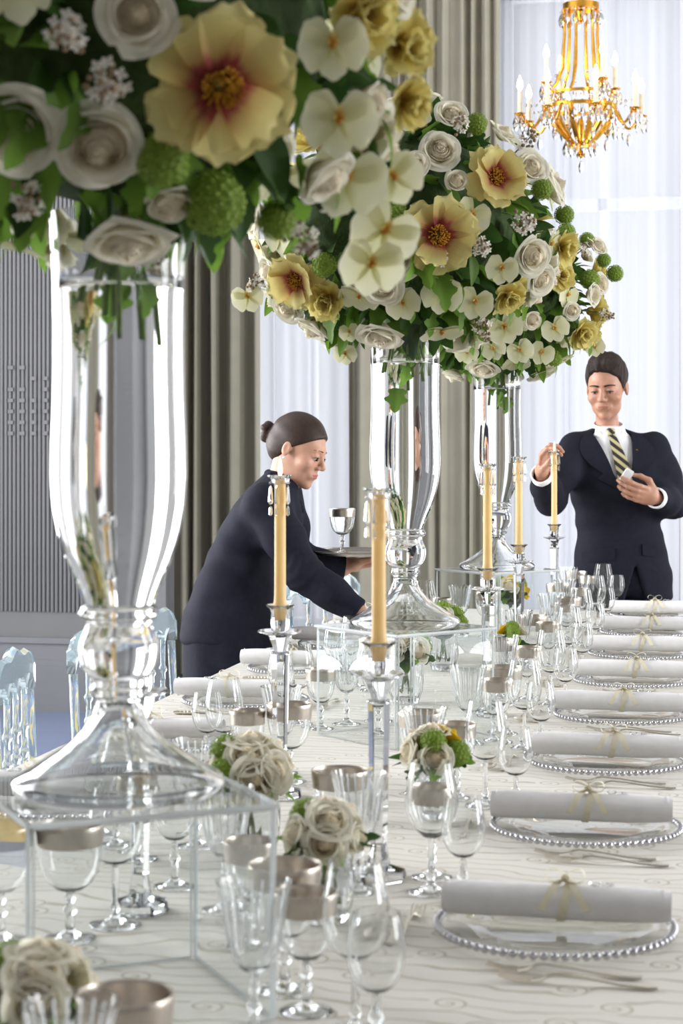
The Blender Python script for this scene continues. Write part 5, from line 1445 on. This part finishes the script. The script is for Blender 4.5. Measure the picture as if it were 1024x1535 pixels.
    yb = on_front(torso, 0.062, 1.375, 0.3, 0.009); MB().lathe([(0, 0), (0.007, 0.0), (0.006, 0.003), (0, 0.004)], 14, M=Matrix.Translation((0.062, -yb, 1.375)) @ Matrix.Rotation(PI / 2, 4, 'X')).build('lapel_pin', GOLD, root)
    def trs(P):
        d = loft(P, [(0.80, 0.02, 0, 0.175, 0.115), (0.95, 0.02, 0, 0.165, 0.11), (1.03, 0.01, 0, 0.15, 0.105)])
        for s in (-1, 1): d = smin(d, chain(P, [(0.02 + s * 0.09, 0, 0.86), (0.02 + s * 0.10, 0.012, 0.48), (0.02 + s * 0.105, -0.01, 0.045)], [0.098, 0.080, 0.066]), 0.04)
        return smax(d, 0.03 - P[:, 2], 0.01) + fold_noise(P, 0.002, 18, 5)
    v, q = surface_nets(trs, (-0.25, -0.2, 0.0), (0.28, 0.2, 1.06), 0.012); part('trousers', v, q, SUITM)
    for s in (-1, 1):
        def sh(P, s=s): return smax(smin(ell(P, (0.02 + s * 0.11, 0.085, 0.035), (0.048, 0.125, 0.042)), ell(P, (0.02 + s * 0.105, -0.02, 0.05), (0.045, 0.07, 0.055)), 0.03), -P[:, 2] + 0.001, 0.004)
        c = 0.02 + s * 0.11; v, q = surface_nets(sh, (c - 0.08, -0.12, -0.01), (c + 0.08, 0.23, 0.12), 0.008); part('shoe', v, q, SHOE)
    FX = A_([1, -1, 1]); Hf = H * FX; Rf = (Rh.T * FX).T
    face_bits(Hf, Rf, root, HAIRM, False, (0.0, -0.004)); hair_obj(Hf, Rf, root, HAIRM, False)
    return root, hands_tip
hands_tip = []
def M_tie():
    if 'striped_tie' in bpy.data.materials: return bpy.data.materials['striped_tie']
    t = NT('striped_tie'); tc = t.n('ShaderNodeTexCoord'); x = t.n('ShaderNodeSeparateXYZ', {0: tc.outputs['Object']})
    u = t.math('ADD', t.math('MULTIPLY', x.outputs[2], 30.0), t.math('MULTIPLY', x.outputs[0], 24.0))
    c = t.ramp(t.math('FRACT', u), [(0.0, lin(44, 40, 42)), (0.47, lin(44, 40, 42)), (0.5, lin(176, 166, 118)), (0.72, lin(196, 190, 150)), (0.97, lin(176, 166, 118)), (1.0, lin(44, 40, 42))])
    return t.done(t.n('ShaderNodeBsdfPrincipled', {'Base Color': c, 'Roughness': 0.45}).outputs[0])
man, _ = make_man()

# ---- the woman with the tray
def make_woman():
    d0 = 5.95; o = CW((345 - 512) / FPX * d0, d0)
    root = thing('person', 'person in a dark skirt suit leaning over the table, holding a silver tray', 'person', o, TH)
    H = A_([0.222, 0.03, 1.383]); Rh = frame((0.86, 0.36, -0.36), (0.34, 0.05, 0.93))
    sh_n, el_n, wr_n = A_([0.120, 0.150, 1.215]), A_([0.238, 0.205, 1.000]), A_([0.412, 0.235, 0.880])
    sh_f, el_f, wr_f = A_([0.165, -0.150, 1.235]), A_([0.205, -0.235, 1.005]), A_([0.372, -0.240, 0.982])
    # torso leans forward along x: stations follow the spine
    st = [(0.76, -0.012, 0, 0.150, 0.178), (0.86, 0.0, 0, 0.150, 0.175), (0.97, 0.020, 0, 0.125, 0.148), (1.05, 0.045, 0, 0.113, 0.135), (1.13, 0.085, 0, 0.116, 0.150), (1.20, 0.118, 0, 0.108, 0.165), (1.255, 0.140, 0, 0.085, 0.150), (1.295, 0.158, 0, 0.058, 0.085), (1.325, 0.172, 0, 0.046, 0.052)]
    def torso(P): return loft(P, st) + fold_noise(P, 0.0035, 18, 1.0) + 0.003 * np.sin(60 * P[:, 2] + 34 * P[:, 0] + 3 * np.sin(14 * P[:, 1] + 9 * P[:, 2])) * np.exp(-((P[:, 2] - 1.03) / 0.09) ** 2)
    def jacket(P):
        d = torso(P)
        d = smin(d, ell(P, (0.175, 0.06, 1.155), (0.06, 0.06, 0.065)), 0.04); d = smin(d, ell(P, (0.175, -0.06, 1.155), (0.06, 0.06, 0.065)), 0.04)
        for (S, E, W_), sd in (((sh_n, el_n, wr_n), 1.5), ((sh_f, el_f, wr_f), 4.0)):
            d = smin(d, sleeve_sdf(P, S, E, W_, [0.066, 0.058, 0.052, 0.046, 0.041], sd), 0.045)
            ax = (W_ - E) / np.linalg.norm(W_ - E); near = np.linalg.norm(P - W_, axis=1) < 0.09
            d = np.where(near, smax(d, (P - W_) @ ax, 0.005), d)
        # jacket skirt slightly flared; neck opening
        d = smax(d, -cone(P, (0.205, 0.012, 1.335), (0.235, 0.02, 1.23), 0.045, 0.012), 0.008)
        return d
    V, Q = surface_nets(jacket, (-0.2, -0.35, 0.72), (0.47, 0.32, 1.36), 0.0075)
    part = lambda name, V, Q, mat, t=None: inst(name, np_mesh(name, V * A_([1, -1, 1]), Q[:, ::-1], mat, t), root)
    part('jacket', V, Q, SUIT)
    def hn(P):
        d = head_sdf((P - H) @ Rh / WS, True) * WS
        return smin(d, cone(P, H + Rh @ A_([0, -0.022, -0.055]), A_([0.165, 0, 1.25]), 0.046, 0.050), 0.03)
    lo, hi = bounds([H, (0.165, 0, 1.27)], 0.135); V1, Q1 = surface_nets(hn, lo, hi, 0.0032); t1 = head_tint((V1 - H) @ Rh / WS)
    def rot(y, z):
        y = A_(y, float); y /= np.linalg.norm(y); z = A_(z, float); z = z - y * (z @ y); z /= np.linalg.norm(z); return np.stack([np.cross(y, z), y, z], 1)
    hands = []
    R_n = rot((0.80, 0.1, -0.58), (0.5, 0.2, 0.8)); R_f = rot((0.97, 0.1, 0.10), (0.05, -0.1, -1.0))
    if R_n[1, 0] > 0: R_n[:, 0] *= -1
    if R_f[1, 0] < 0: R_f[:, 0] *= -1
    for Wp, R_, E, cu, th in ((wr_n + A_([0.012, 0, -0.008]), R_n, el_n, 0.30, 0.5), (wr_f + A_([0.012, 0.0, 0.012]), R_f, el_f, 0.06, 0.1)):
        hp = hand_parts(Wp, R_, 1, cu, 1.0, th)
        def hs(P, hp=hp, R_=R_, Wp=Wp, E=E): return smin(hand_sdf(P, hp, R_), cone(P, E + (Wp - E) * 0.55, Wp + R_ @ A_([0, 0.018, 0]), 0.030, 0.023), 0.02)
        pts = [Wp, Wp - (Wp - E) * 0.4] + [p for k_, a, b in hp if k_ != 'palm' for p in a]
        lo, hi = bounds(pts, 0.045); v, q = surface_nets(hs, lo, hi, 0.003); hands.append((v, q, None))
    def rest(P):
        d = loft(P, [(s[0], s[1], s[2], s[3] * 0.75, s[4] * 0.75) for s in st[1:]])
        for S, E, W_ in ((sh_n, el_n, wr_n), (sh_f, el_f, wr_f)): d = smin(d, chain(P, [S, E, W_], [0.04, 0.034, 0.025]), 0.03)
        for s in (-1, 1): d = smin(d, chain(P, [(0.0, s * 0.08, 0.82), (0.01, s * 0.075, 0.46), (-0.035, s * 0.07, 0.09), (-0.03, s * 0.07, 0.05)], [0.08, 0.05, 0.034, 0.034]), 0.04)
        return d
    v, q = surface_nets(rest, (-0.16, -0.3, 0.02), (0.46, 0.3, 1.34), 0.014)
    V, Q, t = join([(V1, Q1, t1), (v, q, None)] + hands); part('body', V, Q, SKINW, t)
    def skirt(P):
        d = loft(P, [(0.46, -0.012, 0, 0.128, 0.170), (0.62, -0.010, 0, 0.140, 0.180), (0.80, -0.006, 0, 0.146, 0.176), (0.92, 0.004, 0, 0.128, 0.155), (1.0, 0.025, 0, 0.105, 0.13)])
        return smax(d, 0.45 - P[:, 2], 0.01) + 0.003 * np.sin(P[:, 0] * 70 + P[:, 2] * 6) * np.clip((0.9 - P[:, 2]) * 3, 0, 1)
    v, q = surface_nets(skirt, (-0.2, -0.24, 0.42), (0.2, 0.24, 1.04), 0.009); part('skirt', v, q, SUIT)
    for s in (-1, 1):
        def sh(P, s=s): return smax(smin(ell(P, (0.06, s * 0.07, 0.03), (0.10, 0.038, 0.034)), ell(P, (-0.03, s * 0.07, 0.05), (0.055, 0.035, 0.055)), 0.03), -P[:, 2] + 0.001, 0.004)
        v, q = surface_nets(sh, (-0.12, s * 0.07 - 0.06, -0.01), (0.18, s * 0.07 + 0.06, 0.12), 0.008); part('shoe', v, q, SHOE)
    # turned-down collar: a raised band round the neck opening and down the front edge
    def colr(P):
        a = chain(P, [(0.135, 0.055, 1.296), (0.124, 0.0, 1.304), (0.135, -0.055, 1.296)], [0.013] * 3, 0.01)
        b = chain(P, [(0.135, 0.058, 1.298), (0.195, 0.062, 1.262), (0.232, 0.030, 1.185)], [0.014, 0.015, 0.008], 0.01)
        c = chain(P, [(0.135, -0.058, 1.298), (0.195, -0.062, 1.262), (0.232, -0.030, 1.185)], [0.014, 0.015, 0.008], 0.01)
        return np.minimum(a, np.minimum(b, c))
    v, q = surface_nets(colr, (0.08, -0.1, 1.15), (0.27, 0.1, 1.35), 0.005); part('collar', v, q, SUIT)
    FX = A_([1, -1, 1]); Hf = H * FX; Rf = (Rh.T * FX).T
    face_bits(Hf, Rf, root, HAIRW, True, (0, -0.006)); hair_obj(Hf, Rf, root, HAIRW, True)
    for s in (-1, 1):
        e = MB().sphere((0, 0, 0), 0.0045, 8, 6).build('pearl_earring', M_plain('pearl', lin(240, 236, 230), 0.2), root, True, None); e.location = Vector(Hf + Rf @ A_([s * 0.078, -0.006, -0.036]))
    return root
woman = make_woman()
# match in the right hand and a small white box in the left hand of the man
cand = CW((831 - 512) / FPX * 6.86, 6.86); fz = TZ + CS_H + 0.268 + 0.016
pm = MB(); hp = hands_tip[0][0]; tip = [c for c in hp if c[0] == 'finger'][0][1][-1]; M0 = man.matrix_basis
a_ = M0 @ Vector((tip[0], -tip[1], tip[2])); b_ = Vector((cand.x, cand.y, fz))
pm.tube([a_ + (a_ - b_) * 0.15, b_], 0.0011, 6); tag(pm.build('matchstick', WAX, None), 'thin wooden match between the fingers of the man, held to the candle', 'match')
wl = hands_tip[1][1]
hb = [c for c in hands_tip[1][0] if c[0] == 'finger'][0][1][-1]; hb2 = [c for c in hands_tip[1][0] if c[0] == 'thumb'][0][1][-1]
ctr = M0 @ Vector(((hb[0] + hb2[0]) / 2 - 0.006, -((hb[1] + hb2[1]) / 2 + 0.004), (hb[2] + hb2[2]) / 2))
bx_ = thing('matchbox', 'small white matchbox held in the other hand of the man', 'matchbox', ctr); bx_.rotation_euler = (0.3, 0.5, 0.4)
MB().box((0, 0, 0), (0.034, 0.014, 0.046)).build('sleeve', WHITEP, bx_, False); MB().box((0, 0, 0.006), (0.030, 0.010, 0.046)).build('drawer', NAPKIN, bx_, False)
